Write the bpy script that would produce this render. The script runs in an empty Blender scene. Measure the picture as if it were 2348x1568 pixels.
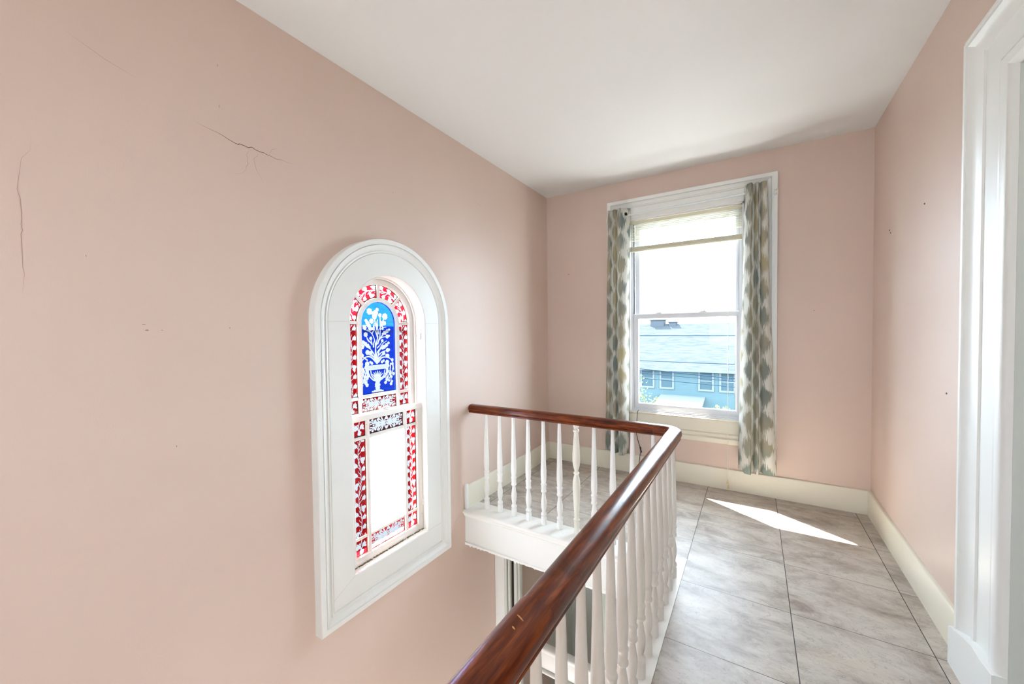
import bpy, bmesh, math, random
import numpy as np
from mathutils import Vector, Matrix
random.seed(7)
rng = np.random.default_rng(7)
C = bpy.context.scene.collection
S = bpy.context.scene

# ---------------------------------------------------------------- camera, sky, sun, lights, exposure
W, D, H = 2.696, 3.864, 2.881          # hall width, distance to the far wall, ceiling height
cam_d = bpy.data.cameras.new('camera'); cam = bpy.data.objects.new('camera', cam_d); C.objects.link(cam)
YAW, PITCH, ROLL, F = 0.5588411, 0.0241211, -0.0108924, 885.906
cy_, sy_, cp_, sp_ = math.cos(YAW), math.sin(YAW), math.cos(PITCH), math.sin(PITCH)
fw = Vector((-sy_*cp_, cy_*cp_, -sp_)); rt = Vector((cy_, sy_, 0)); up = rt.cross(fw)
cr_, sr_ = math.cos(ROLL), math.sin(ROLL)
r2 = cr_*rt + sr_*up; u2 = -sr_*rt + cr_*up
M = Matrix((r2, u2, -fw)).transposed().to_4x4(); M.translation = Vector((1.94483, 0, 1.4))
cam.matrix_world = M
cam_d.sensor_width = 36; cam_d.lens = F/2348*36; cam_d.clip_start = .02; cam_d.clip_end = 300
S.camera = cam

w = bpy.data.worlds.new('sky'); S.world = w; w.use_nodes = True
bg = w.node_tree.nodes['Background']; bg.inputs[0].default_value = (.70, .84, .97, 1); bg.inputs[1].default_value = 15.5
S.view_settings.view_transform = 'Standard'; S.view_settings.look = 'None'
S.view_settings.exposure = 0.66; S.view_settings.gamma = 1; S.view_settings.use_curve_mapping = False

def light(name, kind, loc, power, color=(1, 1, 1), rot=None, direction=None, **kw):
    d = bpy.data.lights.new(name, kind); d.energy = power; d.color = color
    for k, v in kw.items(): setattr(d, k, v)
    o = bpy.data.objects.new(name, d); C.objects.link(o); o.location = loc
    if direction: o.rotation_euler = Vector(direction).to_track_quat('-Z', 'Y').to_euler()
    return o
light('sun', 'SUN', (-5, 10, 12), 65.0, (1, .96, .9), direction=(.85, -.525, -1.15), angle=.009)
# added upward area light in the stairwell, fills the ceiling and upper walls
light('stairwell_fill', 'AREA', (.72, 1.15, -2.8), 34, (.94, .98, 1), direction=(0, 0, 1), shape='RECTANGLE', size=1.2, size_y=2.3)
light('hall_fill', 'POINT', (2.0, -1.0, 1.1), 14, (1, .97, .93), shadow_soft_size=.2)  # added bare point light behind the camera, brightens the hall

# ---------------------------------------------------------------- helpers
def lin(r, g, b):
    f = lambda c: (c/255/12.92) if c/255 <= .04045 else ((c/255+.055)/1.055)**2.4
    return (f(r), f(g), f(b), 1)

class MB:
    def __init__(s): s.v = []; s.f = []; s.sm = []; s.mi = []
    def add(s, vs, fs, smooth=False, mi=0):
        o = len(s.v); s.v += [tuple(p) for p in vs]
        for f in fs: s.f.append([i+o for i in f]); s.sm.append(smooth); s.mi.append(mi)
        return s
    def box(s, x0, x1, y0, y1, z0, z1, bev=0, mi=0):
        x0, x1 = sorted((x0, x1)); y0, y1 = sorted((y0, y1)); z0, z1 = sorted((z0, z1))
        b = min(bev, (x1-x0)*.45, (y1-y0)*.45, (z1-z0)*.45)
        if b <= 0:
            return s.add([(x, y, z) for x in (x0, x1) for y in (y0, y1) for z in (z0, z1)],
                         [(0, 1, 3, 2), (4, 6, 7, 5), (0, 4, 5, 1), (2, 3, 7, 6), (0, 2, 6, 4), (1, 5, 7, 3)], mi=mi)
        bm = bmesh.new(); bmesh.ops.create_cube(bm, size=1)
        for v in bm.verts: v.co = Vector(((x0+x1)/2+v.co.x*(x1-x0), (y0+y1)/2+v.co.y*(y1-y0), (z0+z1)/2+v.co.z*(z1-z0)))
        bmesh.ops.bevel(bm, geom=bm.edges[:], offset=b, segments=2, profile=.5, affect='EDGES')
        bm.verts.index_update()
        s.add([v.co[:] for v in bm.verts], [[v.index for v in f.verts] for f in bm.faces], mi=mi); bm.free(); return s
    def lathe(s, prof, x=0, y=0, z=0, n=20, mi=0):
        vs = []; fs = []
        for (zz, r) in prof:
            for k in range(n):
                a = 2*math.pi*k/n; vs.append((x+r*math.cos(a), y+r*math.sin(a), z+zz))
        m = len(prof)
        for i in range(m-1):
            for k in range(n):
                fs.append((i*n+k, i*n+(k+1) % n, (i+1)*n+(k+1) % n, (i+1)*n+k))
        s.add(vs, fs, True, mi)
        s.add(vs[:n], [tuple(range(n))[::-1]], mi=mi); s.add(vs[-n:], [tuple(range(n))], mi=mi); return s
    def tube(s, pts, r, n=8, mi=0):
        pts = [Vector(p) for p in pts]; m = len(pts)
        rs = r if isinstance(r, (list, tuple)) else [r]*m
        vs = []; fs = []; ref = None
        for i, p in enumerate(pts):
            t = (pts[min(i+1, m-1)]-pts[max(i-1, 0)]).normalized()
            if ref is None: ref = Vector((0, 0, 1)) if abs(t.z) < .9 else Vector((1, 0, 0))
            a = (ref - t*ref.dot(t)).normalized(); ref = a; b = t.cross(a)
            for k in range(n):
                q = 2*math.pi*k/n; vs.append(p+rs[i]*(a*math.cos(q)+b*math.sin(q)))
        for i in range(m-1):
            for k in range(n): fs.append((i*n+k, i*n+(k+1) % n, (i+1)*n+(k+1) % n, (i+1)*n+k))
        s.add(vs, fs, True, mi); s.add(vs[:n], [tuple(range(n))[::-1]], mi=mi); s.add(vs[-n:], [tuple(range(n))], mi=mi); return s
    def ball(s, c, r, n=10, m=6, sc=(1, 1, 1), mi=0):
        vs = []; fs = []
        for i in range(m+1):
            t = math.pi*i/m
            for k in range(n):
                a = 2*math.pi*k/n; vs.append((c[0]+r*sc[0]*math.sin(t)*math.cos(a), c[1]+r*sc[1]*math.sin(t)*math.sin(a), c[2]+r*sc[2]*math.cos(t)))
        for i in range(m):
            for k in range(n): fs.append((i*n+k, (i+1)*n+k, (i+1)*n+(k+1) % n, i*n+(k+1) % n))
        return s.add(vs, fs, True, mi)
    def sweep(s, rings, closed_prof=False, smooth=False, caps=True, loop=False, mi=0):
        # rings: list of equal-length lists of 3D points
        n = len(rings[0]); m = len(rings); vs = [p for r in rings for p in r]; fs = []
        for i in range(m if loop else m-1):
            j = (i+1) % m
            for k in range(n if closed_prof else n-1):
                l = (k+1) % n; fs.append((i*n+k, i*n+l, j*n+l, j*n+k))
        s.add(vs, fs, smooth, mi)
        if caps and not loop:
            s.add(rings[0], [tuple(range(n))[::-1]], mi=mi); s.add(rings[-1], [tuple(range(n))], mi=mi)
        return s
    def build(s, name, mats, parent=None, auto=None):
        me = bpy.data.meshes.new(name); me.from_pydata(s.v, [], s.f)
        if not isinstance(mats, (list, tuple)): mats = [mats]
        for m in mats: me.materials.append(m)
        me.polygons.foreach_set('material_index', s.mi)
        me.polygons.foreach_set('use_smooth', s.sm)
        bm = bmesh.new(); bm.from_mesh(me); bmesh.ops.remove_doubles(bm, verts=bm.verts, dist=1e-5)
        bmesh.ops.recalc_face_normals(bm, faces=bm.faces); bm.to_mesh(me); bm.free()
        if auto is not None:
            me.polygons.foreach_set('use_smooth', [True]*len(me.polygons)); me.set_sharp_from_angle(angle=math.radians(auto))
        else: me.set_sharp_from_angle(angle=math.radians(50))
        o = bpy.data.objects.new(name, me); C.objects.link(o)
        if parent: o.parent = parent
        return o

def wall_poly(name, outer, holes, to3, thick, mat, parent=None):
    """flat polygon with holes, given thickness along vector thick"""
    bm = bmesh.new(); edges = []
    for loop in [outer]+holes:
        vs = [bm.verts.new(to3(*p)) for p in loop]
        for i in range(len(vs)): edges.append(bm.edges.new((vs[i], vs[(i+1) % len(vs)])))
    bmesh.ops.triangle_fill(bm, edges=edges, use_beauty=True, use_dissolve=False)
    r = bmesh.ops.extrude_face_region(bm, geom=bm.faces[:])
    bmesh.ops.translate(bm, verts=[e for e in r['geom'] if isinstance(e, bmesh.types.BMVert)], vec=thick)
    bmesh.ops.recalc_face_normals(bm, faces=bm.faces)
    me = bpy.data.meshes.new(name); bm.to_mesh(me); bm.free(); me.materials.append(mat)
    o = bpy.data.objects.new(name, me); C.objects.link(o)
    if parent: o.parent = parent
    return o

def empty(name, loc=(0, 0, 0)):
    o = bpy.data.objects.new(name, None); C.objects.link(o); o.location = loc; o.empty_display_size = .1; return o
def root(name, loc=(0, 0, 0)):
    return empty(name, loc)
def adopt(o, r):                       # parent while keeping the world position
    o.parent = r; o.matrix_parent_inverse = Matrix.Translation(-r.location); return o
def tag(o, label, cat, group=None, kind=None):
    o['label'] = label; o['category'] = cat
    if group: o['group'] = group
    if kind: o['kind'] = kind
    return o
def struct(o, label=None, cat=None):
    o['kind'] = 'structure'
    if label: o['label'] = label
    if cat: o['category'] = cat
    return o

# ---------------------------------------------------------------- materials
def mat(name, col=(.8, .8, .8, 1), rough=.5, spec=.5, metal=0, coat=0, coat_r=.05):
    m = bpy.data.materials.new(name); m.use_nodes = True
    p = m.node_tree.nodes['Principled BSDF']
    p.inputs['Base Color'].default_value = col; p.inputs['Roughness'].default_value = rough
    p.inputs['Specular IOR Level'].default_value = spec; p.inputs['Metallic'].default_value = metal
    p.inputs['Coat Weight'].default_value = coat; p.inputs['Coat Roughness'].default_value = coat_r
    return m
class NT:
    def __init__(s, m): s.t = m.node_tree; s.p = s.t.nodes.get('Principled BSDF'); s.out = s.t.nodes['Material Output']
    def n(s, typ, inp=None, **kw):
        nd = s.t.nodes.new(typ)
        for k, v in kw.items(): setattr(nd, k, v)
        for k, v in (inp or {}).items(): s.put(nd, k, v)
        return nd
    def put(s, nd, k, v):
        i = nd.inputs[k]
        if isinstance(v, bpy.types.NodeSocket): s.t.links.new(v, i)
        else: i.default_value = v
    def math(s, op, a, b=None, c=None, clamp=False):
        nd = s.t.nodes.new('ShaderNodeMath'); nd.operation = op; nd.use_clamp = clamp
        for i, v in enumerate((a, b, c)):
            if v is not None: s.put(nd, i, v)
        return nd.outputs[0]
    def coord(s, k='Object'): return s.n('ShaderNodeTexCoord').outputs[k]
    def xyz(s, v):
        nd = s.n('ShaderNodeSeparateXYZ', {0: v}); return nd.outputs
    def mapping(s, v, scale=(1, 1, 1), rot=(0, 0, 0), loc=(0, 0, 0)):
        return s.n('ShaderNodeMapping', {'Vector': v, 'Scale': scale, 'Rotation': rot, 'Location': loc}).outputs[0]
    def noise(s, v, sc=5, det=4, rough=.5, dist=0):
        return s.n('ShaderNodeTexNoise', {'Vector': v, 'Scale': sc, 'Detail': det, 'Roughness': rough, 'Distortion': dist}).outputs[0]
    def ramp(s, v, stops, interp='LINEAR'):
        nd = s.n('ShaderNodeValToRGB', {0: v}); cr = nd.color_ramp; cr.interpolation = interp
        while len(cr.elements) < len(stops): cr.elements.new(.5)
        for e, (p, c) in zip(cr.elements, stops):
            e.position = p; e.color = c if len(c) == 4 else (*c, 1)
        return nd.outputs[0]
    def mix(s, f, a, b, typ='MIX'):
        nd = s.n('ShaderNodeMix', data_type='RGBA', blend_type=typ)
        s.put(nd, 0, f); s.put(nd, 6, a); s.put(nd, 7, b); return nd.outputs[2]
    def bump(s, h, strength=.2, dist=.002):
        s.t.links.new(s.n('ShaderNodeBump', {'Height': h, 'Strength': strength, 'Distance': dist}).outputs[0], s.p.inputs['Normal'])
    def base(s, v): s.put(s.p, 'Base Color', v)

def wall_mat(name, col, col2, rough=.42, bump=.12):
    m = mat(name, col, rough, .35); t = NT(m); c = t.coord()
    big = t.noise(c, .8, 3); small = t.noise(t.mapping(c, (60, 60, 22)), 4, 5)
    t.base(t.mix(t.ramp(big, [(.35, (0, 0, 0)), (.7, (1, 1, 1))]), col, col2))
    h = t.math('ADD', t.math('MULTIPLY', small, .5), t.noise(c, 14, 4)); t.bump(h, bump, .006); return m
m_wall = wall_mat('pink_plaster', lin(217, 195, 181), lin(213, 190, 176))
m_lower = wall_mat('beige_plaster', lin(206, 192, 180), lin(200, 184, 172))
m_ceil = wall_mat('white_ceiling_paint', lin(230, 229, 226), lin(227, 226, 223), .7, .05)
def paint(name, col, rough=.3, dirt=.0):
    m = mat(name, col, rough+.06, .35); t = NT(m); c = t.coord()
    n = t.noise(c, 7, 5, .6); d = t.ramp(n, [(.60, (0, 0, 0)), (.80, (1, 1, 1))])
    dark = tuple(x*.88 for x in col[:3])+(1,)
    t.base(t.mix(t.math('MULTIPLY', d, .5), col, dark))
    if dirt:
        k = t.ramp(t.noise(c, 55, 5, .7), [(.66, (0, 0, 0)), (.70, (1, 1, 1))])
        t.base(t.mix(t.math('MULTIPLY', k, dirt), col, lin(110, 92, 66)))
    t.bump(t.noise(c, 30, 3), .06, .004); return m
m_white = paint('white_gloss_paint', lin(232, 232, 227))
m_cream = paint('cream_gloss_paint', lin(226, 219, 200))
m_worn = paint('worn_white_paint', lin(236, 234, 228), .4, .6)
m_nose = paint('chipped_white_floor_paint', lin(232, 230, 222), .35, .35)
m_bal = paint('white_baluster_paint', lin(236, 235, 230), .28)
m_balc = paint('cream_baluster_paint', lin(233, 230, 216), .28)
m_grey = paint('grey_white_paint', lin(214, 216, 208), .35)
m_green = paint('pale_green_paint', lin(186, 200, 188), .4)
m_dark = mat('dark_gap', lin(40, 36, 32), .9, .1)
m_crack = mat('crack_shadow_plaster', lin(120, 98, 88), .9, .1)
m_crack2 = mat('hairline_plaster', lin(176, 150, 138), .9, .1)
m_vinyl = paint('white_vinyl', lin(222, 224, 228), .35, .12)
m_blind = mat('cream_blind_enamel', lin(222, 216, 190), .4)
m_bracket = mat('painted_hardware', lin(226, 222, 210), .4)
m_rod = mat('white_enamel_rod', lin(226, 232, 232), .25)
m_metal = mat('brushed_metal', (.6, .58, .54, 1), .3, metal=1)
m_black = mat('black_cable_plastic', (.01, .01, .01, 1), .5)
m_wood_bead = mat('cream_tassel', lin(214, 194, 150), .5)

# floor : grey-beige slate-look tile with dark joints
m_floor = mat('slate_look_tile', rough=.45, spec=.3); t = NT(m_floor); c = t.coord(); o = t.xyz(c)
v = t.mapping(c, (1.5, 2.7, 1), (0, 0, .45))
ux = t.math('DIVIDE', t.math('SUBTRACT', o[0], 1.604), .5015); uy = t.math('DIVIDE', t.math('SUBTRACT', o[1], 2.312), .476)
cell = t.n('ShaderNodeCombineXYZ', {0: t.math('FLOOR', ux), 1: t.math('FLOOR', uy), 2: 0.}).outputs[0]
jit = t.n('ShaderNodeTexWhiteNoise', {0: cell}, noise_dimensions='3D').outputs
vv = t.n('ShaderNodeVectorMath', {0: v, 1: t.n('ShaderNodeVectorMath', {0: jit[1], 1: (9., 9., 9.)}, operation='MULTIPLY').outputs[0]}, operation='ADD').outputs[0]
n1 = t.noise(vv, 3.2, 12, .66, .5); n2 = t.noise(vv, 10, 10, .74, .7); n3 = t.noise(vv, 1.6, 3)
colr = t.ramp(n1, [(.30, lin(146, 133, 122)), (.44, lin(174, 164, 153)), (.55, lin(192, 184, 174)), (.72, lin(206, 198, 187))])
colr = t.mix(t.math('MULTIPLY', t.ramp(n2, [(.34, (1, 1, 1)), (.47, (0, 0, 0))]), .36), colr, lin(146, 131, 120))
colr = t.mix(t.math('MULTIPLY', t.ramp(n3, [(.5, (0, 0, 0)), (.72, (1, 1, 1))]), .25), colr, lin(206, 186, 160))
ridge = t.math('ABSOLUTE', t.math('SUBTRACT', t.noise(vv, 4.2, 9, .6, 1.8), .5))
colr = t.mix(t.math('MULTIPLY', t.ramp(ridge, [(.0, (1, 1, 1)), (.012, (0, 0, 0))]), .42), colr, lin(96, 86, 80))
def joint(u, wdt, per):
    f = t.math('ABSOLUTE', t.math('SUBTRACT', t.math('FRACT', t.math('ADD', u, .5)), .5))
    return t.math('LESS_THAN', t.math('MULTIPLY', f, per), wdt)
j = t.math('MAXIMUM', joint(ux, .0019, .5015), joint(uy, .0014, .476))
colr = t.mix(j, colr, lin(66, 62, 58)); t.base(colr)
t.put(t.p, 'Roughness', t.math('ADD', t.math('MULTIPLY', n2, .25), .28))
t.bump(t.math('SUBTRACT', n1, t.math('MULTIPLY', j, .6)), .22, .003)

# handrail : red mahogany, grain along the rail through the UV map
m_rail = mat('varnished_mahogany', rough=.28, spec=.2, coat=.3, coat_r=.06); t = NT(m_rail); c = t.coord('UV')
g = t.noise(t.mapping(c, (2.2, 26, 1)), 3, 9, .62, .5); g2 = t.noise(t.mapping(c, (1.6, 3.5, 1)), 3, 5, .6, .8)
colr = t.ramp(g, [(.3, lin(60, 20, 7)), (.5, lin(108, 46, 16)), (.68, lin(146, 72, 28))])
colr = t.mix(t.ramp(g2, [(.48, (0, 0, 0)), (.70, (.85, .85, .85))]), colr, lin(52, 18, 10))
speck = t.ramp(t.noise(c, 90, 2), [(.80, (0, 0, 0)), (.82, (1, 1, 1))])
t.base(colr); t.bump(t.noise(c, 55, 4), .10, .002)
cb = t.n('ShaderNodeBump', {'Height': t.noise(t.mapping(c, (1, 1.6, 1)), 38, 4, .6), 'Strength': .12, 'Distance': .0018}).outputs[0]
t.put(t.p, 'Coat Normal', cb); t.put(t.p, 'Coat IOR', 1.5)
m_scratch = mat('scratched_bare_wood', lin(206, 150, 80), .7)

def glass_mat(name, tint=(.96, .985, 1.0, 1), refl=1.0):
    m = bpy.data.materials.new(name); m.use_nodes = True; t = NT(m); t.t.nodes.remove(t.p)
    fr = t.n('ShaderNodeFresnel', {'IOR': 1.45}).outputs[0]
    a = t.n('ShaderNodeBsdfTransparent', {0: tint}); b = t.n('ShaderNodeBsdfGlossy', {'Roughness': .02})
    mx = t.n('ShaderNodeMixShader', {0: t.math('MULTIPLY', fr, refl*.6), 1: a.outputs[0], 2: b.outputs[0]})
    t.t.links.new(mx.outputs[0], t.out.inputs[0]); return m
m_glass = glass_mat('clear_window_glass', (.97, .99, 1, 1), .2)
# screened lower sash: slightly milky glass
def stained(name, tint):
    m = bpy.data.materials.new(name); m.use_nodes = True; t = NT(m); t.t.nodes.remove(t.p)
    pat = t.n('ShaderNodeAttribute', attribute_name='pattern').outputs['Fac']
    edg = t.n('ShaderNodeAttribute', attribute_name='border').outputs['Fac']
    c = t.coord(); streak = t.noise(t.mapping(c, (1, 3, 14)), 6, 3)
    tc = t.mix(t.ramp(streak, [(.3, (0, 0, 0)), (.7, (1, 1, 1))]), tint, tuple(min(1, x*1.5) for x in tint[:3])+(1,))
    clear = t.ramp(t.math('ADD', t.math('MULTIPLY', pat, .5), .5), [(.42, (1, 1, 1)), (.58, (0, 0, 0))])
    col = t.mix(clear, tc, (.50, .49, .48, 1))
    bw = t.math('ADD', t.math('MULTIPLY', t.noise(c, 60, 4, .75), 14), 1.0)
    putty_shade = t.math('LESS_THAN', edg, bw)  # putty and the shaded rabbet, painted as a dark edge on the glass
    tr = t.n('ShaderNodeBsdfTransparent', {0: t.mix(putty_shade, col, (.0012, .0025, .002, 1))})
    gl = t.n('ShaderNodeBsdfGlossy', {'Roughness': .08})
    mx = t.n('ShaderNodeMixShader', {0: .04, 1: tr.outputs[0], 2: gl.outputs[0]})
    t.t.links.new(mx.outputs[0], t.out.inputs[0]); return m
m_red = stained('ruby_flashed_glass', (.20, .0014, .0035, 1))
m_maroon = stained('dark_ruby_flashed_glass', (.055, .004, .008, 1))
m_pinkred = stained('light_ruby_flashed_glass', (.36, .028, .03, 1))
m_blue = stained('cobalt_flashed_glass', (.002, .021, .26, 1))

# curtain: ikat diamonds in grey, olive and teal on off-white
m_cur = mat('ikat_curtain_cloth', rough=.85, spec=.1); t = NT(m_cur); c = t.coord('UV'); o = t.xyz(c)
jag = t.noise(t.n('ShaderNodeCombineXYZ', {0: t.math('MULTIPLY', o[0], 260), 1: t.math('MULTIPLY', o[1], 3)}).outputs[0], 1, 2)
vq = t.math('ADD', t.math('DIVIDE', o[1], .215), t.math('MULTIPLY', t.math('SUBTRACT', jag, .5), 1.1))
row = t.math('FLOOR', t.math('DIVIDE', o[0], .118))
uq = t.math('ADD', t.math('DIVIDE', o[0], .118), t.math('MULTIPLY', t.math('SUBTRACT', t.noise(c, 9, 2), .5), .5))
vq = t.math('ADD', vq, t.math('MULTIPLY', row, .5))
fu = t.math('ABSOLUTE', t.math('SUBTRACT', t.math('FRACT', uq), .5)); fv = t.math('ABSOLUTE', t.math('SUBTRACT', t.math('FRACT', vq), .5))
dm = t.math('ADD', t.math('MULTIPLY', fu, 1.0), t.math('MULTIPLY', fv, 1.15))
motif = t.ramp(dm, [(.50, (1, 1, 1)), (.55, (0, 0, 0))])
zone = t.math('ADD', t.math('MULTIPLY', t.noise(t.mapping(c, (7, 1.4, 1)), 1.0, 2), 1.0), 0)
mc = t.ramp(zone, [(.30, lin(132, 148, 146)), (.42, lin(162, 162, 150)), (.52, lin(178, 172, 152)), (.64, lin(196, 186, 152))])
low = t.ramp(o[1], [(.0, (1, 1, 1)), (.22, (.7, .7, .7)), (.45, (0, 0, 0))])
mc = t.mix(low, mc, lin(136, 158, 152))
colr = t.mix(motif, lin(232, 230, 222), mc); t.base(colr)
weave = t.noise(t.mapping(c, (1, 1, 1)), 900, 1); t.bump(weave, .08, .001)
trl = t.n('ShaderNodeBsdfTranslucent', {0: colr})
mx = t.n('ShaderNodeMixShader', {0: .38, 1: t.p.outputs[0], 2: trl.outputs[0]})
t.t.links.new(mx.outputs[0], t.out.inputs[0])

# ================================================================ SETTING
# floor slab: L-shaped around the stairwell
to_xy = lambda a, b: (a, b, 0)
struct(wall_poly('floor', [(0, 2.40), (0, D), (W, D), (W, -2.4), (1.53, -2.4), (1.53, 2.40)], [], to_xy, (0, 0, -.26), m_floor),
       'grey beige slate look tile floor with dark joints', 'floor')
struct(MB().box(-.16, W+.14, -2.55, D+.14, H, H+.12).build('ceiling', m_ceil), 'white painted ceiling', 'ceiling')

AY, AR, AZ, AB = 1.641, .290, 1.470, .035     # arched window: centre, half width, spring height, sill height
def arch_loop(d, n=36, db=None):
    db = d if db is None else db
    pts = [(AY-AR-d, AB-db)]
    for i in range(n+1):
        a = math.pi*(1-i/n); pts.append((AY+(AR+d)*math.cos(a), AZ+(AR+d)*math.sin(a)))
    pts.append((AY+AR+d, AB-db)); return pts
wl = wall_poly('wall_left', [(-2.4, -2.95), (D, -2.95), (D, H), (-2.4, H)], [arch_loop(.0)], lambda a, b: (0, a, b), (-.13, 0, 0), m_wall)
struct(wl, 'long pink plaster wall with hairline cracks around the arched window', 'wall')
WX0, WX1, WZ0, WZ1 = .905, 1.872, .605, 2.49
wf = wall_poly('wall_far', [(-.13, -.27), (W+.14, -.27), (W+.14, H), (-.13, H)], [[(WX0, WZ0), (WX1, WZ0), (WX1, WZ1), (WX0, WZ1)]], lambda a, b: (a, D, b), (0, .13, 0), m_wall)
struct(wf, 'pink plaster end wall around the tall curtained window', 'wall')
DY0, DY1, DZ1 = .90, 1.965, 2.262
wr = wall_poly('wall_right', [(-2.4, 0), (DY0, 0), (DY0, DZ1), (DY1, DZ1), (DY1, 0), (D, 0), (D, H), (-2.4, H)], [], lambda a, b: (W, a, b), (.14, 0, 0), m_wall)
struct(wr, 'pink plaster wall beside the white doorway', 'wall')
wb = wall_poly('wall_back', [(-.13, -2.95), (W+.14, -2.95), (W+.14, H), (-.13, H)], [[(1.0, 1.0), (1.8, 1.0), (1.8, 2.4), (1.0, 2.4)]], lambda a, b: (a, -2.4, b), (0, -.12, 0), m_wall)
struct(wb, 'pink plaster wall behind the viewer', 'wall')
# unseen window added in the back wall to let daylight into the hall
r = struct(root('added_window', (1.4, -2.4, 1.0)), 'unseen window added behind the viewer to let in daylight', 'window')
fm = MB()
for a, b, c1, d1 in ((1.0, 1.05, 1.0, 2.4), (1.75, 1.8, 1.0, 2.4), (1.05, 1.75, 1.0, 1.05), (1.05, 1.75, 2.35, 2.4)): fm.box(a, b, -2.5, -2.44, c1, d1)
adopt(fm.build('window_frame', m_white), r)
# side room behind the doorway
sr = MB(); X1 = W+2.2
sr.box(W+.14, X1, -.2, -.3, 0, 2.9).box(W+.14, X1, 3.0, 3.1, 0, 2.9).box(X1, X1+.1, -.3, 3.1, 0, 2.9).box(W+.14, X1, -.3, 3.1, 2.9, 3.0)
struct(sr.build('wall_side_room', m_ceil), 'white walls of the room beyond the doorway', 'wall')
struct(MB().box(W, X1, -.3, 3.1, -.1, 0).build('floor_side_room', m_floor), 'tile floor of the room beyond the doorway', 'floor')
light('side_room_fill', 'POINT', (W+1.1, 1.0, 2.5), 5, (1, .96, .92), shadow_soft_size=.25)  # added fill light without a fixture in the unseen side room

# baseboards
def baseboard(name, pts, label, h=.182, th=.02, mt=m_cream):
    """pts: list of (x,y) run with room side given by normals computed to the left of travel"""
    prof = [(0, 0), (th, 0), (th, h-.007), (th-.003, h-.002), (th-.007, h), (.004, h), (0, h)]
    mb = MB()
    (x0, y0), (x1, y1) = pts; t_ = Vector((x1-x0, y1-y0, 0)).normalized(); nn = Vector((-t_.y, t_.x, 0))
    rings = [[Vector((x, y, 0))+nn*a+Vector((0, 0, b)) for a, b in prof] for x, y in pts]
    mb.sweep(rings, closed_prof=True)
    return struct(mb.build(name, mt), label, 'baseboard')
baseboard('baseboard_left', [(0, 3.86), (0, 2.395)], 'cream baseboard on the left wall behind the short railing')
baseboard('baseboard_far', [(W-.02, D), (.02, D)], 'cream baseboard under the curtained window')
baseboard('baseboard_right', [(W, 2.31), (W, D)], 'cream baseboard between doorway and far corner')

# stairwell edge: white painted board, rounded nosing, fascia
e = struct(root('trim_1', (.75, 2.38, 0)), 'white painted stairwell edge board with nosing and fascia', 'trim')
NB = MB()
loopo = [(0, 2.3615), (0, 2.535), (1.605, 2.535), (1.605, -2.4), (1.5015, -2.4), (1.5015, 2.3615)]
adopt(wall_poly('edge_board', loopo, [], lambda a, b: (a, b, .004), (0, 0, -.012), m_nose), e)
nz = MB()
prof = [(.02, .0032), (0, .0036)]+[(-.004-.016*math.sin(math.pi*k/8), .004-.016*(1-math.cos(math.pi*k/8))) for k in range(9)]+[(0, -.028)]
# nosing follows the two sides of the opening
r0 = [(0., 2.365+a, b) for a, b in prof]; r1 = [(1.505-a*-1, 2.365+a, b) for a, b in prof]; r2_ = [(1.505+a, -2.4, b) for a, b in prof]
nz.sweep([r0, r1, r2_], closed_prof=True, smooth=True)
adopt(nz.build('nosing', m_nose), e)
cv = MB(); cprof = [(-.004, -.028), (-.012, -.03), (-.010, -.040), (-.004, -.050), (0, -.052), (.006, -.028)]
cv.sweep([[(0., 2.372+a, b) for a, b in cprof], [(1.512+a, 2.372+a, b) for a, b in cprof], [(1.512+a, -2.4, b) for a, b in cprof]], closed_prof=True)
adopt(cv.build('bed_moulding', m_white), e)
fa = MB(); fprof = [(0, -.03), (-.001, -.262), (-.008, -.264), (-.009, -.272), (-.004, -.278), (.016, -.278), (.016, -.03)]
fa.sweep([[(0., 2.378+a, b) for a, b in fprof], [(1.518+a, 2.378+a, b) for a, b in fprof], [(1.518+a, -2.4, b) for a, b in fprof]], closed_prof=True)
adopt(fa.build('fascia', m_white), e)
# torn plaster edge hanging under the fascia
rg = MB(); n = 150; top = []; bot = []
for i in range(n+1):
    x = 1.5*i/n; dz = .004+.014*random.random()**2.2*(1 if random.random() < .5 else .3)
    top.append((x, 2.372+random.uniform(-.002, .002), -.272)); bot.append((x, 2.374+random.uniform(-.004, .004), -.278-dz))
b2 = [(x, y+.008, z) for x, y, z in bot]; t2 = [(x, y+.012, z) for x, y, z in top]
rg.sweep([[top[i], bot[i], b2[i], t2[i]] for i in range(n+1)], closed_prof=True)
adopt(rg.build('torn_plaster_edge', m_white), e)

# ---------------- lower storey seen through the balusters
LY = 2.80
lw = wall_poly('wall_lower_far', [(-.13, -2.95), (3.0, -2.95), (3.0, -.26), (-.13, -.26)], [[(.12, -2.85), (.94, -2.85), (.94, -.30), (.12, -.30)]], lambda a, b: (a, LY, b), (0, .12, 0), m_lower)
struct(lw, 'beige wall of the storey below with a doorway', 'wall')
struct(MB().box(-.13, 3.0, -2.5, 5.2, -3.05, -2.95).build('floor_lower', m_floor), 'floor of the storey below', 'floor')
struct(MB().box(2.6, 2.7, -2.5, LY, -2.95, -.26).build('wall_lower_right', m_lower), 'beige side wall of the storey below', 'wall')
struct(MB().box(-.13, 3.0, 4.6, 4.7, -2.95, -.2).box(-.13, -.05, LY+.12, 4.6, -2.95, -.2).box(2.9, 3.0, LY+.12, 4.6, -2.95, -.2).build('wall_lower_room', m_grey), 'grey walls of the lower room beyond the doorway', 'wall')
struct(MB().box(-.13, 3.0, D+.13, 4.7, -.26, -.2).build('ceiling_lower_room', m_ceil), 'ceiling of the lower room', 'ceiling')
d2 = struct(root('door_2', (.5, LY, -2.9)), 'white framed doorway with a transom bar below the landing', 'door')
cs = MB()
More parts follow.
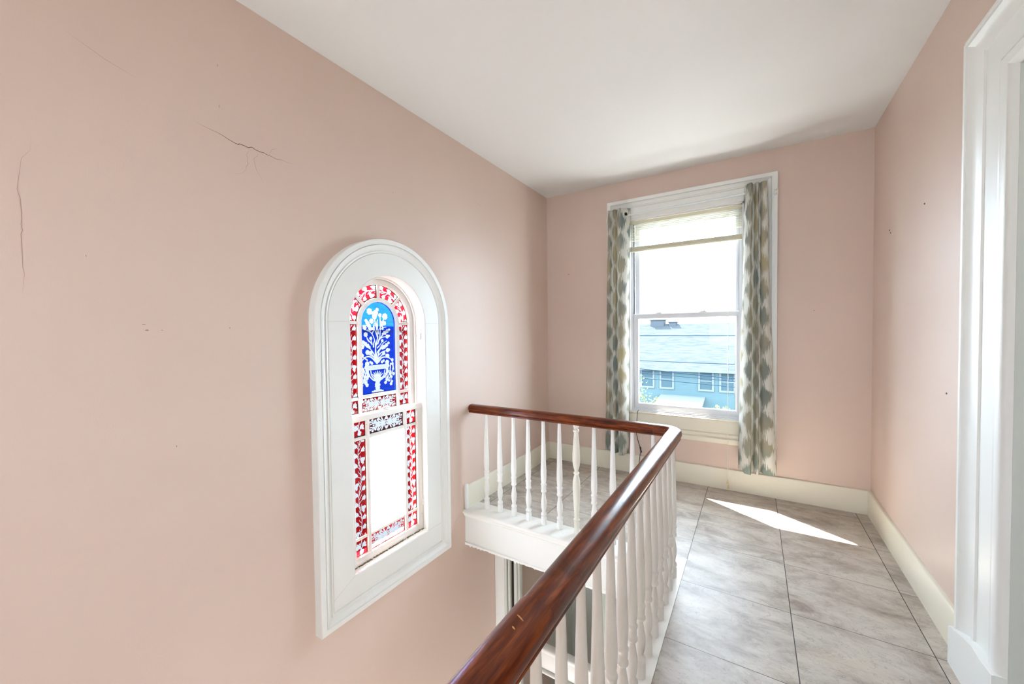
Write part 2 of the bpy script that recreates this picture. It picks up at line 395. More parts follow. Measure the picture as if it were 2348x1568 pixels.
cs.box(.002, .107, LY-.022, LY, -2.95, -.262, .004); adopt(cs.build('door_casing', m_white), d2)
cs = MB(); cs.box(.107, .128, LY-.034, LY, -2.95, -.262, .005).box(.132, .150, LY-.012, LY+.02, -2.95, -.262, .003).box(.172, .200, LY+.02, LY+.06, -2.95, -.262, .004).box(.2, .216, LY+.045, LY+.10, -2.95, -.262, .003)
adopt(cs.build('door_frame', m_grey), d2)
cs = MB(); cs.box(.150, .172, LY+.03, LY+.08, -2.95, -.262); adopt(cs.build('dark_groove', m_dark), d2)
cs = MB(); cs.box(.216, .94, LY+.01, LY+.06, -1.41, -1.27, .004).box(.216, .94, LY-.012, LY+.06, -1.262, -1.225, .01).box(.216, .94, LY-.006, LY+.06, -1.445, -1.425, .006)
adopt(cs.build('transom_bar', m_white), d2)
cs = MB(); cs.box(.925, .965, LY-.03, LY+.10, -2.95, -.262, .004).box(.965, 1.06, LY-.022, LY, -2.95, -.262, .004)
adopt(cs.build('green_door_jamb', m_green), d2)
light('lower_hall_fill', 'POINT', (1.1, 1.0, -.7), 4, (1, .95, .88), shadow_soft_size=.2)  # added fixtureless point light, brightens the stairwell walls
light('lower_room_fill', 'POINT', (1.6, 4.0, -.8), 4, (1, .95, .88), shadow_soft_size=.2)  # added fixtureless point light, brightens the room past the lower doorway

# ================================================================ ARCHED STAINED GLASS WINDOW
w1 = struct(root('window_1', (0, AY, AB)), 'arched stained glass window in a wide white casing', 'window')
# casing profile: distance from opening edge, projection from the wall
cp = [(0, -.02), (0, .034), (.004, .037), (.132, .037), (.135, .033), (.139, .041), (.146, .043), (.149, .038), (.156, .039), (.166, .043), (.176, .050), (.181, .055), (.184, .049), (.187, .056), (.213, .057), (.216, .053), (.216, -.0)]
rings = []
paths = [arch_loop(dd, 48) for dd, _ in cp]
m_ = len(paths[0])
for i in range(m_):
    rings.append([(cp[k][1], paths[k][i][0], paths[k][i][1]) for k in range(len(cp))])
cm = MB(); cm.sweep(rings, closed_prof=True, caps=False, loop=True)
adopt(cm.build('window_casing', m_white, auto=28), w1)
# joint lines of the casing boards (spring line, sill mitre)
jl = MB()
for yy, zz, l in ((AY-AR-.133, AZ, .13), (AY+AR+.003, AZ, .13)): jl.box(.0368, .0374, yy, yy+l, zz-.0006, zz+.0006)
jl.sweep([[(.0372, AY-AR-.132, AB-.070), (.0372, AY-AR-.132, AB-.0685)], [(.0372, AY-AR, AB-.0005), (.0372, AY-AR, AB+.001)]], caps=False)
jl.box(.0368, .0374, AY+AR, AY+AR+.132, AB-.001, AB+.0004)
adopt(jl.build('board_joint', mat('joint_shadow_paint', lin(188, 186, 178), .6)), w1)
# reveal lining
lp = arch_loop(-.001, 48); li = arch_loop(.0, 48)
lm = MB(); 
rings = [[(.034, a, b) for a, b in lp], [(-.13, a, b) for a, b in lp]]
lm.sweep(rings, closed_prof=True, caps=False)
adopt(lm.build('reveal_lining', m_worn, auto=40), w1)
# parting stops on jambs
ps = MB()
def arch_strip(mb, r_in, r_out, x0, x1, zb, a0=0, a1=math.pi, n=40):
    rg_ = []
    pts = [(0, zb)] if zb is not None else []
    seq = []
    if zb is not None: seq.append((AY+1*0, zb, 'R'))
    for i in range(n+1):
        a = a0+(a1-a0)*i/n; seq.append((math.cos(a), math.sin(a), 'A'))
    if zb is not None: seq.append((0, zb, 'L'))
    for q in seq:
        if q[2] == 'A': pi = (AY+r_in*q[0], AZ+r_in*q[1]); po = (AY+r_out*q[0], AZ+r_out*q[1])
        elif q[2] == 'R': pi = (AY+r_in, q[1]); po = (AY+r_out, q[1])
        else: pi = (AY-r_in, q[1]); po = (AY-r_out, q[1])
        rg_.append([(x0, *pi), (x1, *pi), (x1, *po), (x0, *po)])
    mb.sweep(rg_, closed_prof=True); return mb
arch_strip(ps, .279, .290, -.062, -.050, AB)
adopt(ps.build('parting_stop', m_worn, auto=40), w1)
# upper sash
us = MB()
arch_strip(us, .246, .288, -.106, -.068, .915)
arch_strip(us, .243, .250, -.095, -.074, .915)
arch_strip(us, .134, .160, -.100, -.074, .98)          # inner ring around the blue pane
for s_ in (-1, 1):
    us.box(-.098, -.078, AY+s_*.158, AY+s_*.248, AZ-.009, AZ+.009, .003)
    us.box(-.098, -.078, AY+s_*.136, AY+s_*.158, .915, 1.02, .003)
    us.box(-.098, -.078, AY+s_*.158, AY+s_*.248, 1.000, 1.018, .003)
for a in (45, 90, 135):
    ca, sa = math.cos(math.radians(a)), math.sin(math.radians(a)); hw = .009
    q = []
    for rr in (.157, .246):
        q.append([(x, AY+rr*ca-sg*hw*sa, AZ+rr*sa+sg*hw*ca) for x, sg in ((-.098, -1), (-.078, -1), (-.078, 1), (-.098, 1))])
    us.sweep(q, closed_prof=True)
us.box(-.100, -.076, AY-.16, AY+.16, 1.004, 1.026, .003)
us.box(-.106, -.068, AY-.288, AY+.288, .880, .918, .004)
usash = adopt(us.build('upper_sash', m_white), w1)
# lower sash
ls = MB(); LX0, LX1 = -.045, -.008
ls.box(LX0, LX1, AY-.288, AY-.246, .04, .915, .003).box(LX0, LX1, AY+.246, AY+.288, .04, .915, .003)
ls.box(LX0, LX1+.004, AY-.288, AY+.288, .888, .922, .004).box(LX0, LX1, AY-.25, AY+.25, .04, .088, .004)
for s_ in (-1, 1):
    ls.box(-.040, -.014, AY+s_*.135, AY+s_*.159, .085, .89, .004)
    ls.box(-.038, -.016, AY+s_*.157, AY+s_*.248, .776, .794, .004)
    ls.box(-.038, -.016, AY+s_*.157, AY+s_*.248, .184, .200, .004)
ls.box(-.038, -.016, AY-.137, AY+.137, .774, .796, .004).box(-.038, -.016, AY-.137, AY+.137, .184, .198, .004)
lsash = adopt(ls.build('lower_sash', m_worn), w1)
lk = MB(); lk.box(-.06, -.02, AY-.03, AY+.02, .922, .928, .002).box(-.045, -.03, AY-.02, AY+.04, .928, .936, .002).lathe([(0, .006), (.012, .007), (.016, .004)], -.03, AY-.002, .928, 12)
adopt(lk.build('sash_lock', m_bracket), w1)
hs = MB()
for zz in (1.36, .21): hs.box(-.012, .0, AY+AR-.010, AY+AR+.001, zz, zz+.045, .003)
adopt(hs.build('jamb_hardware', m_white), w1)
sl = MB(); sl.sweep([[(.034, y, AB-.001), (.034, y, AB+.002), (-.13, y, AB+.016), (-.13, y, AB-.001)] for y in (AY-AR+.001, AY+AR-.001)], closed_prof=True)
adopt(sl.build('window_sill', m_worn), w1)
# dirt line where sash meets sill
dl = MB(); n = 60
for i in range(n):
    y = AY-.285+.57*i/n; hh = random.uniform(.001, .006)
    if random.random() < .85: dl.box(-.012, -.004+random.uniform(0, .004), y, y+.57/n*1.05, AB+.004, AB+.006+hh)
adopt(dl.build('grime_line', mat('sill_grime', lin(120, 104, 78), .9)), w1)

# ---- stained panes: fine grids carrying the pattern (signed distance, mm) as vertex data
def sd_blobs(P, B):
    d = np.full(len(P), 99.)
    for x, y, r_ in B:
        a, b = P[:, 0]-x, P[:, 1]-y; k_ = 5 if r_ < 14 else 7
        d = np.minimum(d, np.hypot(a, b)-r_*(1+.085*np.cos(k_*np.arctan2(b, a)+x+y)))
    return d
def sd_strokes(P, SS):
    d = np.full(len(P), 99.)
    for pts, w0, w1_ in SS:
        w0, w1_ = (w0*1.7+.6, w1_*1.3+.4) if w0 != w1_ else (w0*1.25+.3, w1_*1.25+.3)
        pts = np.array(pts, float)
        if len(pts) > 2:                                   # Catmull-Rom smoothing
            q = []
            e_ = np.vstack([2*pts[0]-pts[1], pts, 2*pts[-1]-pts[-2]])
            for i in range(1, len(e_)-2):
                for tt in (0, .25, .5, .75):
                    a, b, c_, d_ = e_[i-1:i+3]
                    q.append(.5*(2*b+(c_-a)*tt+(2*a-5*b+4*c_-d_)*tt*tt+(3*b-a-3*c_+d_)*tt**3))
            q.append(pts[-1]); pts = np.array(q)
        L = len(pts)-1
        for i in range(L):
            a, b = pts[i], pts[i+1]; ab = b-a; tt = np.clip(((P-a)@ab)/max(ab@ab, 1e-6), 0, 1)
            dd = np.hypot(*(P-a-np.outer(tt, ab)).T)-(w0+(w1_-w0)*((i+tt)/L))/2
            d = np.minimum(d, dd)
    return d
def leaf(B, SS, x, y, sx, sy, r=11):
    B += [(x, y, r), (x-6*sx, y-5, r*.7), (x+3*sx, y-7, r*.75), (x+7*sx, y+2, r*.6)]; SS.append(([(x, y), (x+sx*5, y+sy*(r+7))], r*.9, 1))
def grape(B, x, y, r=13):
    B += [(x, y, r), (x-3, y-12, r*.78), (x+1, y-21, r*.5), (x-7, y+3, r*.6), (x+7, y+3, r*.6), (x, y-28, r*.25)]
def vine(P, ph=0):
    """P in mm: across, along"""
    lo, hi = P[:, 1].min()-40, P[:, 1].max()+40; B = []; SS = []
    st = [(9*math.sin(v_/42.), v_) for v_ in np.arange(lo, hi, 12)]; SS.append((st, 2.2, 2.2))
    k = 0; v_ = lo+ph
    while v_ < hi:
        s_ = 1 if k % 2 else -1; x0 = 9*math.sin(v_/42.)
        if k % 5 == 2: grape(B, s_*23, v_+12, 12.5); SS.append(([(x0, v_-14), (s_*10, v_+22), (s_*22, v_+22)], 1.6, 1))
        else: leaf(B, SS, s_*25, v_+14, s_, 1, 10.5); SS.append(([(x0, v_-12), (s_*14, v_+4), (s_*22, v_+12)], 1.8, 1))
        SS.append(([(x0, v_-20), (-s_*8, v_), (-s_*9, v_+8)], 1.6, .6))
        v_ += 29; k += 1
    return np.minimum(sd_blobs(P, B), sd_strokes(P, SS))
def sprig(P, k=1.0):
    """single two-leaf sprig for the small square corner panes"""
    B = []; SS = []
    leaf(B, SS, 20, 12, 1, 1, 12); leaf(B, SS, -22, 8, -1, 1, 14); leaf(B, SS, 4, -24*k, 1, -1, 11); B += [(30, -2, 6), (-10, 22, 5)]
    SS += [([(-2, -45), (2, -10), (18, 8)], 4, 3), ([(2, -12), (-8, 0), (-20, 6)], 4, 3), ([(0, -20), (-4, 5), (6, 45)], 4, 3), ([(2, -12), (4, -24)], 3.5, 3)]
    return np.minimum(sd_blobs(P, B), sd_strokes(P, SS))
def burst(P):
    Q = np.abs(P); B = []; SS = []
    for a, b, r_ in ((0, 30, 10), (-7, 26, 6), (7, 26, 6), (0, 37, 6)): B.append((a, b, r_))
    for q in range(6): B.append((22+q*3.2, 8+q*6, 6.5-q*.4))
    SS += [([(6, 4), (24, 12), (36, 38)], 6, 5), ([(6, 2), (50, 6), (84, 22)], 6, 3), ([(40, 5), (64, 22), (72, 34)], 5, 3), ([(60, 9), (92, 12), (118, 10)], 6, 2.5),
           ([(50, 6), (70, 2), (92, 0)], 6, 3), ([(76, 6), (96, 24), (104, 30)], 4, 2), ([(86, 10), (108, 20), (120, 24)], 4, 2), ([(30, 8), (46, 24), (54, 34)], 5, 2), ([(8, 6), (14, 18), (12, 26)], 6, 2)]
    B += [(60, 34, 9), (56, 30, 6), (84, 26, 8), (106, 32, 8), (122, 24, 6.5), (100, 14, 6), (118, 9, 5), (98, 0, 6)]
    d = np.minimum(sd_blobs(Q, B), sd_strokes(Q, SS)); rr = np.hypot(P[:, 0], P[:, 1])
    d = np.minimum(d, rr-13); return np.maximum(d, -(np.abs(rr-7)-1.3))
BB=[(-64,542,18.4),(-71,548,11.0),(-6,556,10.4),(-19,534,17.2),(-27,511,15.9),(-33,531,12.3),(15,521,11.7),(54,514,19.0),(48,470,12.9),(-50,482,14.7),(-91,486,8.6),(-82,471,11.7),(-72,454,13.5),(-61,435,15.3),(-102,441,14.7),(-110,447,7.4),(87,428,8.6),(70,418,12.3),(51,408,13.5),(36,401,8.6),(70,384,13.5),(86,388,7.4),(-95,398,14.7),(-58,374,11.0),(-126,358,8.6),(-113,350,11.7),(-98,340,12.9),(-82,328,13.5),(-69,318,9.2),(-122,324,15.3),(80,342,9.2),(63,328,12.9),(45,317,12.9),(32,309,9.2),(30,357,10.4),(71,294,14.1),(84,297,8.6),(-84,287,15.3),(-58,284,12.9),(40,276,12.3),(73,258,12.3),(61,262,8.6),(-125,269,13.5),(-133,252,9.2),(-88,215,15.9),(66,216,15.9),(-64,225,8.6),(-53,217,9.8),(38,228,8.6),(25,221,9.8),(-14,120,14.7),(-32,117,8.6),(8,120,8.6),(-11,99,18.4),(-13,76,20.9),(-12,54,17.2),(-130,199,9.8),(-118,184,9.2),(-97,194,12.3),(-91,179,12.3),(-89,162,11.0),(-81,144,12.3),(-104,137,9.8),(-90,126,11.0),(-110,116,11.0),(-103,100,11.0),(-92,84,11.7),(-129,84,9.8),(-123,151,8.0),(-128,122,8.6),(-124,103,8.6),(72,193,12.3),(63,178,12.3),(68,157,12.3),(58,140,11.0),(45,124,8.6),(108,229,11.0),(109,203,10.4),(114,169,8.6),(116,137,11.0),(100,118,9.2),(90,137,8.6),(60,105,11.0),(50,85,11.0),(67,119,9.8),(95,72,11.0),(79,95,8.0),(105,87,7.4)]
BS=[([(-14,214),(-25,275),(-20,329),(-6,383),(-15,442),(-29,501)],5.5,3.1),([(-19,217),(-22,289),(-29,359),(-49,403),(-83,427)],4.9,3.1),([(-10,217),(-1,278),(28,332),(66,356)],4.9,2.5),([(-17,225),(-37,275),(-71,316),(-99,331)],4.9,2.5),([(-23,223),(-61,257),(-101,257),(-129,228),(-130,185)],5.5,3.7),([(-2,221),(26,249),(76,246),(108,221),(117,179)],5.5,3.7),([(-6,338),(11,383),(17,453),(15,507)],4.9,3.1),([(12,433),(31,473),(50,503)],4.3,2.5),([(1,358),(35,395),(74,412)],5.5,3.1),([(4,368),(35,380),(70,384)],4.3,2.5),([(-6,383),(-22,418),(-33,432)],6.7,1.8),([(-7,442),(-8,472),(-4,492)],6.1,1.2),([(2,403),(-3,432),(-18,432)],4.9,1.2),([(36,433),(31,453),(28,468)],7.4,1.8),([(-50,340),(-73,360),(-92,389)],4.9,2.5),([(-50,335),(-55,359),(-58,371)],4.3,2.5),([(-39,320),(-38,344),(-29,364)],5.5,1.2),([(-9,313),(9,328),(28,352)],4.9,1.8),([(-10,284),(15,308),(59,321)],5.5,2.5),([(-4,264),(33,287),(71,292)],4.9,2.5),([(7,248),(26,267),(42,274)],4.9,1.8),([(-29,245),(-46,266),(-57,281)],4.9,2.5),([(-34,255),(-69,272),(-83,285)],4.3,1.8),([(-14,229),(-16,264),(-11,289)],7.4,1.2),([(-23,235),(-40,256),(-52,264)],6.7,1.2),([(-5,234),(8,253),(32,264)],6.7,1.2),([(-87,239),(-109,255),(-123,268)],5.5,2.5),([(-18,334),(-8,373),(-11,383)],6.1,1.8),([(-42,432),(-33,452),(-29,467)],7.4,1.2),([(-66,423),(-77,420),(-97,427)],6.1,1.8),([(-122,189),(-117,155),(-110,120)],5.5,4.3),([(-130,199),(-123,141),(-130,89)],4.9,3.1),([(-111,174),(-95,129),(-91,84)],4.9,3.7),([(94,206),(87,156),(66,106)],5.5,4.3),([(111,205),(113,164),(96,134)],4.9,3.1),([(96,155),(86,115),(53,87)],4.9,3.7),([(96,129),(95,78)],4.3,3.7),([(-63,169),(-55,139),(-29,112),(-14,105)],6.1,6.1),([(46,167),(36,132),(4,111),(-14,105)],6.1,6.1),([(-83,185),(-77,146),(-49,114),(-26,104)],4.9,6.1),([(68,178),(54,138),(29,115),(4,103)],4.9,6.1),([(-14,115),(-50,147)],8.6,3.7),([(-14,115),(-40,157)],7.4,3.7),([(-14,115),(-26,162)],7.4,3.7),([(-14,115),(-11,165)],7.4,3.7),([(-14,115),(3,162)],7.4,3.7),([(-14,115),(16,156)],7.4,3.7),([(-14,115),(27,146)],8.6,3.7),([(-95,200),(75,202)],6.1,6.1),([(-88,179),(68,180)],7.4,7.4),([(-91,190),(72,191)],4.3,4.3),([(-54,38),(30,35)],6.7,6.7),([(-39,43),(15,42)],4.9,4.9),([(24,433),(43,443),(65,445)],4.3,1.8),([(-49,403),(-30,432),(-30,452)],4.9,1.8),([(44,473),(25,480),(13,472)],3.7,1.8),([(34,327),(15,303),(-4,288)],4.9,4.9),([(-73,355),(-84,370),(-89,389)],4.3,2.5),([(-138,233),(-121,217),(-130,199)],5.5,3.7)]
def blue_pat(P):
    d = np.minimum(sd_blobs(P, BB), sd_strokes(P, BS))
    px, py = P[:, 0], P[:, 1]
    dots = np.hypot((px+500) % 7-3.5, (py+500+3.5*(np.floor((px+500)/7) % 2)) % 7-3.5)-1.3
    inband = (np.abs(px+10) < 84) & (py > 179) & (py < 203)
    return np.where(inband, -dots, d)
def pane(name, UV, pos, nu, nv, patf, material, parent, x, label=None):
    """UV (n,2) pattern coordinates in mm, pos (n,2) wall coordinates y,z in m; grid nu x nv"""
    V = np.zeros((nu*nv, 3)); V[:, 0] = x; V[:, 1:] = pos
    idx = np.arange(nu*nv).reshape(nv, nu)
    F_ = np.stack([idx[:-1, :-1], idx[:-1, 1:], idx[1:, 1:], idx[1:, :-1]], -1).reshape(-1, 4)
    me = bpy.data.meshes.new(name); me.vertices.add(len(V)); me.vertices.foreach_set('co', V.ravel())
    me.loops.add(F_.size); me.loops.foreach_set('vertex_index', F_.ravel().astype(np.int32))
    me.polygons.add(len(F_)); me.polygons.foreach_set('loop_start', np.arange(0, F_.size, 4, dtype=np.int32)); me.update(); me.validate()
    a = me.attributes.new('pattern', 'FLOAT', 'POINT'); a.data.foreach_set('value', np.clip(patf(UV), -9, 9).astype(np.float32))
    g = V.reshape(nv, nu, 3); e0 = np.zeros((nv, nu))
    du = np.linalg.norm(np.diff(g, axis=1), axis=2); dv = np.linalg.norm(np.diff(g, axis=0), axis=2)
    cu = np.concatenate([np.zeros((nv, 1)), np.cumsum(du, 1)], 1); cvv = np.concatenate([np.zeros((1, nu)), np.cumsum(dv, 0)], 0)
    e0 = np.minimum(np.minimum(cu, cu[:, -1:]-cu), np.minimum(cvv, cvv[-1:]-cvv))*1000
    b = me.attributes.new('border', 'FLOAT', 'POINT'); b.data.foreach_set('value', e0.ravel().astype(np.float32))
    me.materials.append(material); o_ = bpy.data.objects.new(name, me); C.objects.link(o_)
    adopt(o_, parent)
    if label: o_['label'] = label
    return o_
def rect_pane(name, y0, y1, z0, z1, patf, material, parent, x, st=.0014, label=None, off=None):
    nu, nv = int((y1-y0)/st)+2, int((z1-z0)/st)+2
    yy, zz = np.meshgrid(np.linspace(y0, y1, nu), np.linspace(z0, z1, nv)); pos = np.stack([yy.ravel(), zz.ravel()], 1)
    o_ = off or ((y0+y1)/2, (z0+z1)/2); UV = (pos-np.array(o_))*1000
    return pane(name, UV, pos, nu, nv, patf, material, parent, x, label)
UX, LX = -.088, -.027
# blue arched pane: rows follow the arch
st = .0014; zz0, r_b = 1.022, .137; nv = int((AZ+r_b-zz0)/st); nu = int(2*r_b/st)
zs = np.linspace(zz0, AZ+r_b-.0004, nv); half = np.where(zs > AZ, np.sqrt(np.maximum(r_b**2-(zs-AZ)**2, 1e-8)), r_b)
uu = np.linspace(-1, 1, nu); yy = AY+half[:, None]*uu[None, :]; zz = np.repeat(zs[:, None], nu, 1)
pos = np.stack([yy.ravel(), zz.ravel()], 1); UV = (pos-np.array([AY, 1.0]))*1000
pane('blue_pane', UV, pos, nu, nv, blue_pat, m_blue, usash, UX, 'cobalt blue arched pane etched with a white urn of flowers')
RLAB = 'ruby red pane etched with white vine leaves'
for k, (a0, a1) in enumerate(((2, 43), (47, 87.5), (92.5, 133), (137, 178))):
    r_i, r_o = .158, .247; nu = 64; nv = int(math.radians(a1-a0)*.2/st)
    aa, rr = np.meshgrid(np.radians(np.linspace(a0, a1, nv)), np.linspace(r_i, r_o, nu), indexing='ij')
    pos = np.stack([AY+(rr*np.cos(aa)).ravel(), AZ+(rr*np.sin(aa)).ravel()], 1)
    UV = np.stack([((rr-.2025)*1000).ravel(), ((aa-math.radians(a0))*202).ravel()], 1)
    pane('red_arc_pane', UV, pos, nu, nv, (lambda P, k=k: vine(P, 9*k)), m_red, usash, UX, RLAB)
for s_ in (-1, 1):
    y0, y1 = sorted((AY+s_*.157, AY+s_*.247))
    rect_pane('red_side_pane', y0, y1, 1.014, AZ-.006, lambda P: vine(P, 13), m_red, usash, UX, label=RLAB)
    rect_pane('red_corner_pane', y0, y1, .915, 1.004, sprig, m_red, usash, UX)
    rect_pane('red_corner_pane', y0, y1, .792, .890, sprig, m_red, lsash, LX)
    rect_pane('red_side_pane', y0, y1, .197, .780, lambda P, s_=s_: vine(P, 5+11*s_), m_red, lsash, LX, label=RLAB)
    rect_pane('red_corner_pane', y0, y1, .085, .187, sprig, m_red, lsash, LX)
rect_pane('red_band_pane', AY-.137, AY+.137, .915, 1.006, burst, m_red, usash, UX, label='ruby red band etched with a white leaf spray')
rect_pane('maroon_band_pane', AY-.137, AY+.137, .793, .890, burst, m_maroon, lsash, LX, label='dark maroon band etched with a white leaf spray')
rect_pane('red_band_pane', AY-.137, AY+.137, .085, .187, burst, m_pinkred, lsash, LX, label='light red band etched with a white leaf spray')
g = MB().box(LX-.0015, LX+.0015, AY-.138, AY+.138, .195, .777).build('clear_pane', m_glass); adopt(g, lsash); g['label'] = 'plain clear pane'

# ================================================================ TALL DOUBLE-HUNG WINDOW
w2 = struct(root('window_2', (1.39, D, .4)), 'tall white double hung window with wide moulded casing', 'window')
cp = [(0, 0), (0, .018), (.006, .022), (.128, .022), (.131, .018), (.136, .026), (.144, .028), (.149, .024), (.160, .028), (.172, .036), (.180, .044), (.185, .036), (.189, .044), (.224, .045), (.226, .042), (.226, 0)]
def path_casing(pts_fn, to3):
    rings = []
    n = len(pts_fn(0))
    P_ = [pts_fn(d_) for d_, _ in cp]
    return [[to3(P_[k][i], cp[k][1]) for k in range(len(cp))] for i in range(n)]
mb = MB()
mb.sweep(path_casing(lambda d_: [(WX0-d_*.93, .612), (WX0-d_*.93, WZ1+d_*.86), (WX1+d_*1.045, WZ1+d_*.86), (WX1+d_*1.045, .612)], lambda p, h: (p[0], D-h, p[1])), closed_prof=True)
adopt(mb.build('window_casing', m_white, auto=28), w2)
mb = MB()
for x0, x1 in ((WX0-.21, WX0-.002), (WX1+.002, WX1+.236)): mb.box(x0, x1, D-.043, D, .417, .611, .004)
adopt(mb.build('casing_block', m_white), w2)
mb = MB(); mb.box(WX0-.001, WX1+.001, D-.020, D+.02, .40, .606, .003).box(WX0-.001, WX1+.001, D-.026, D+.03, .598, .613, .005)
mb.sweep([[(x, D-.018, .492), (x, D-.030, .484), (x, D-.033, .474), (x, D-.026, .462), (x, D-.024, .452), (x, D-.038, .446), (x, D-.040, .408), (x, D-.036, .404), (x, D-.0, .404)] for x in (WX0-.001, WX1+.001)], closed_prof=True)
adopt(mb.build('apron', m_cream), w2)
mb = MB(); mb.box(WX0, WX0+.012, D-.018, D+.13, .605, WZ1).box(WX1-.012, WX1, D-.018, D+.13, .605, WZ1).box(WX0, WX1, D-.018, D+.13, WZ1-.012, WZ1)
adopt(mb.build('reveal_lining', m_worn), w2)
mb = MB()
for s_, xe in ((1, WX0+.012), (-1, WX1-.012)):
    mb.box(xe, xe+s_*.022, D+.012, D+.016, .615, WZ1-.012).box(xe, xe+s_*.012, D+.016, D+.11, .615, WZ1-.012).box(xe, xe+s_*.026, D+.048, D+.056, .615, WZ1-.012)
mb.box(WX0+.012, WX1-.012, D-.002, D+.11, .596, .624, .003).box(WX0+.012, WX1-.012, D+.008, D+.11, .62, .636, .003).box(WX0+.012, WX1-.012, D+.014, D+.11, .63, .646, .003)
mb.box(WX0, WX1, D+.09, D+.12, WZ1-.03, WZ1)
adopt(mb.build('vinyl_frame', m_vinyl), w2)
mb = MB(); mb.box(WX0+.030, WX0+.036, D+.040, D+.047, 1.57, 2.47).box(WX1-.036, WX1-.030, D+.040, D+.047, 1.57, 2.47)
adopt(mb.build('track_groove', m_dark), w2)
def sash(name, x0, x1, z0, z1, ya, yb, st_l, st_r, top, bot):
    m = MB()
    # mitred frame swept around
    out = [(x0, z0), (x0, z1), (x1, z1), (x1, z0)]; inn = [(x0+st_l, z0+bot), (x0+st_l, z1-top), (x1-st_r, z1-top), (x1-st_r, z0+bot)]
    rings = []
    for (a, b), (c1, d1) in zip(out, inn):
        L = lambda f_: (a+(c1-a)*f_, b+(d1-b)*f_)
        P1 = L(.06); P2 = L(.82); P3 = L(1.0)
        rings.append([(a, ya+.004, b), (P1[0], ya, P1[1]), (P2[0], ya, P2[1]), (P3[0], ya+.010, P3[1]), (P3[0], yb, P3[1]), (a, yb, b)])
    m.sweep(rings, closed_prof=True, caps=False, loop=True)
    o_ = adopt(m.build(name, m_vinyl), w2)
    g_ = MB().box(x0+st_l-.002, x1-st_r+.002, (ya+yb)/2-.002, (ya+yb)/2+.002, z0+bot-.002, z1-top+.002).build('glass_pane', m_glass)
    adopt(g_, o_); return o_
sash('upper_sash', .944, 1.850, 1.540, 2.462, D+.058, D+.084, .048, .046, .070, .04)
s2 = sash('lower_sash', .937, 1.851, .632, 1.568, D+.018, D+.046, .050, .038, .050, .064)
mb = MB(); mb.box(.986, .990, D+.03, D+.034, .70, 1.515).box(1.808, 1.812, D+.03, D+.034, .70, 1.515); adopt(mb.build('glazing_gasket', m_metal), s2)
for lx in (1.175, 1.555):
    mb = MB(); mb.box(lx-.03, lx+.03, D+.022, D+.045, 1.568, 1.573, .002).box(lx-.02, lx+.02, D+.026, D+.04, 1.573, 1.580, .003)
    mb.tube([(lx+.004, D+.032, 1.578), (lx+.02, D+.03, 1.585), (lx+.034, D+.026, 1.590)], .004, 6); adopt(mb.build('sash_lock', m_metal), w2)
mb = MB(); mb.tube([(1.31, D-.006, .606), (1.31, D+.012, .606)], .006, 8)
adopt(mb.build('screw_hole', m_dark), w2)

# ---------------- blind
bl = tag(root('venetian_blind', (1.39, D-.005, 2.2)), 'cream mini blind raised to the top of the tall window, long cords with two tassels', 'blind')
BX0, BX1 = .918, 1.860; by = D-.006
mb = MB(); mb.box(BX0, BX1, by-.014, by+.012, 2.440, 2.470, .002); adopt(mb.build('headrail', m_blind), bl)
bm_ = None
for i in range(11):
    z = 2.426-.0145*i; mb = MB()
    mb.sweep([[(x, by-.012, z-.001), (x, by-.006, z+.0012), (x, by, z+.002), (x, by+.006, z+.0012), (x, by+.012, z-.001), (x, by+.006, z+.0004), (x, by, z+.0012), (x, by-.006, z+.0004)] for x in (BX0+.003, BX1-.003)], closed_prof=True)
    adopt(mb.build('slat', m_blind), bl)
mb = MB()
for i in range(7): mb.box(BX0+.003, BX1-.003, by-.013, by+.012, 2.190+i*.0045, 2.1932+i*.0045)
adopt(mb.build('stacked_slats', m_blind), bl)
mb = MB(); mb.box(BX0+.002, BX1-.002, by-.014, by+.013, 2.174, 2.190, .003); adopt(mb.build('bottom_rail', m_blind), bl)
for x in (1.075, 1.39, 1.70):
    mb = MB()
    for dy in (-.013, .013): mb.tube([(x, by+dy, 2.445), (x, by+dy, 2.20)], .0008, 5)
    pts = [(x+.022*math.sin(i*1.9)*random.uniform(.4, 1), by-.018+.003*math.sin(i*2.3), 2.196+.016*math.cos(i*2.7)*random.uniform(.4, 1)) for i in range(22)]
    mb.tube(pts, .0012, 5)
    adopt(mb.build('ladder_cord', m_bracket), bl)
mb = MB(); mb.tube([(1.042, by-.02, 2.445), (1.041, by-.02, 2.16), (1.040, by-.018, 1.6)], .0012, 5); adopt(mb.build('tilt_cord', m_bracket), bl)
for x, zb in ((1.753, .105), (1.760, .060)):
    mb = MB(); mb.tube([(x-.002, by-.016, 2.44), (x, by-.03, 1.6), (x+.002, D-.052, .62), (x+.003, D-.052, zb)], .0013, 6)
    cc = adopt(mb.build('pull_cord', m_bracket), bl)
    mb = MB(); mb.lathe([(-.036, .0075), (-.034, .009), (-.026, .0085), (-.008, .0045), (0, .003)], x+.003, D-.052, zb, 12)
    adopt(mb.build('tassel', m_wood_bead), cc)

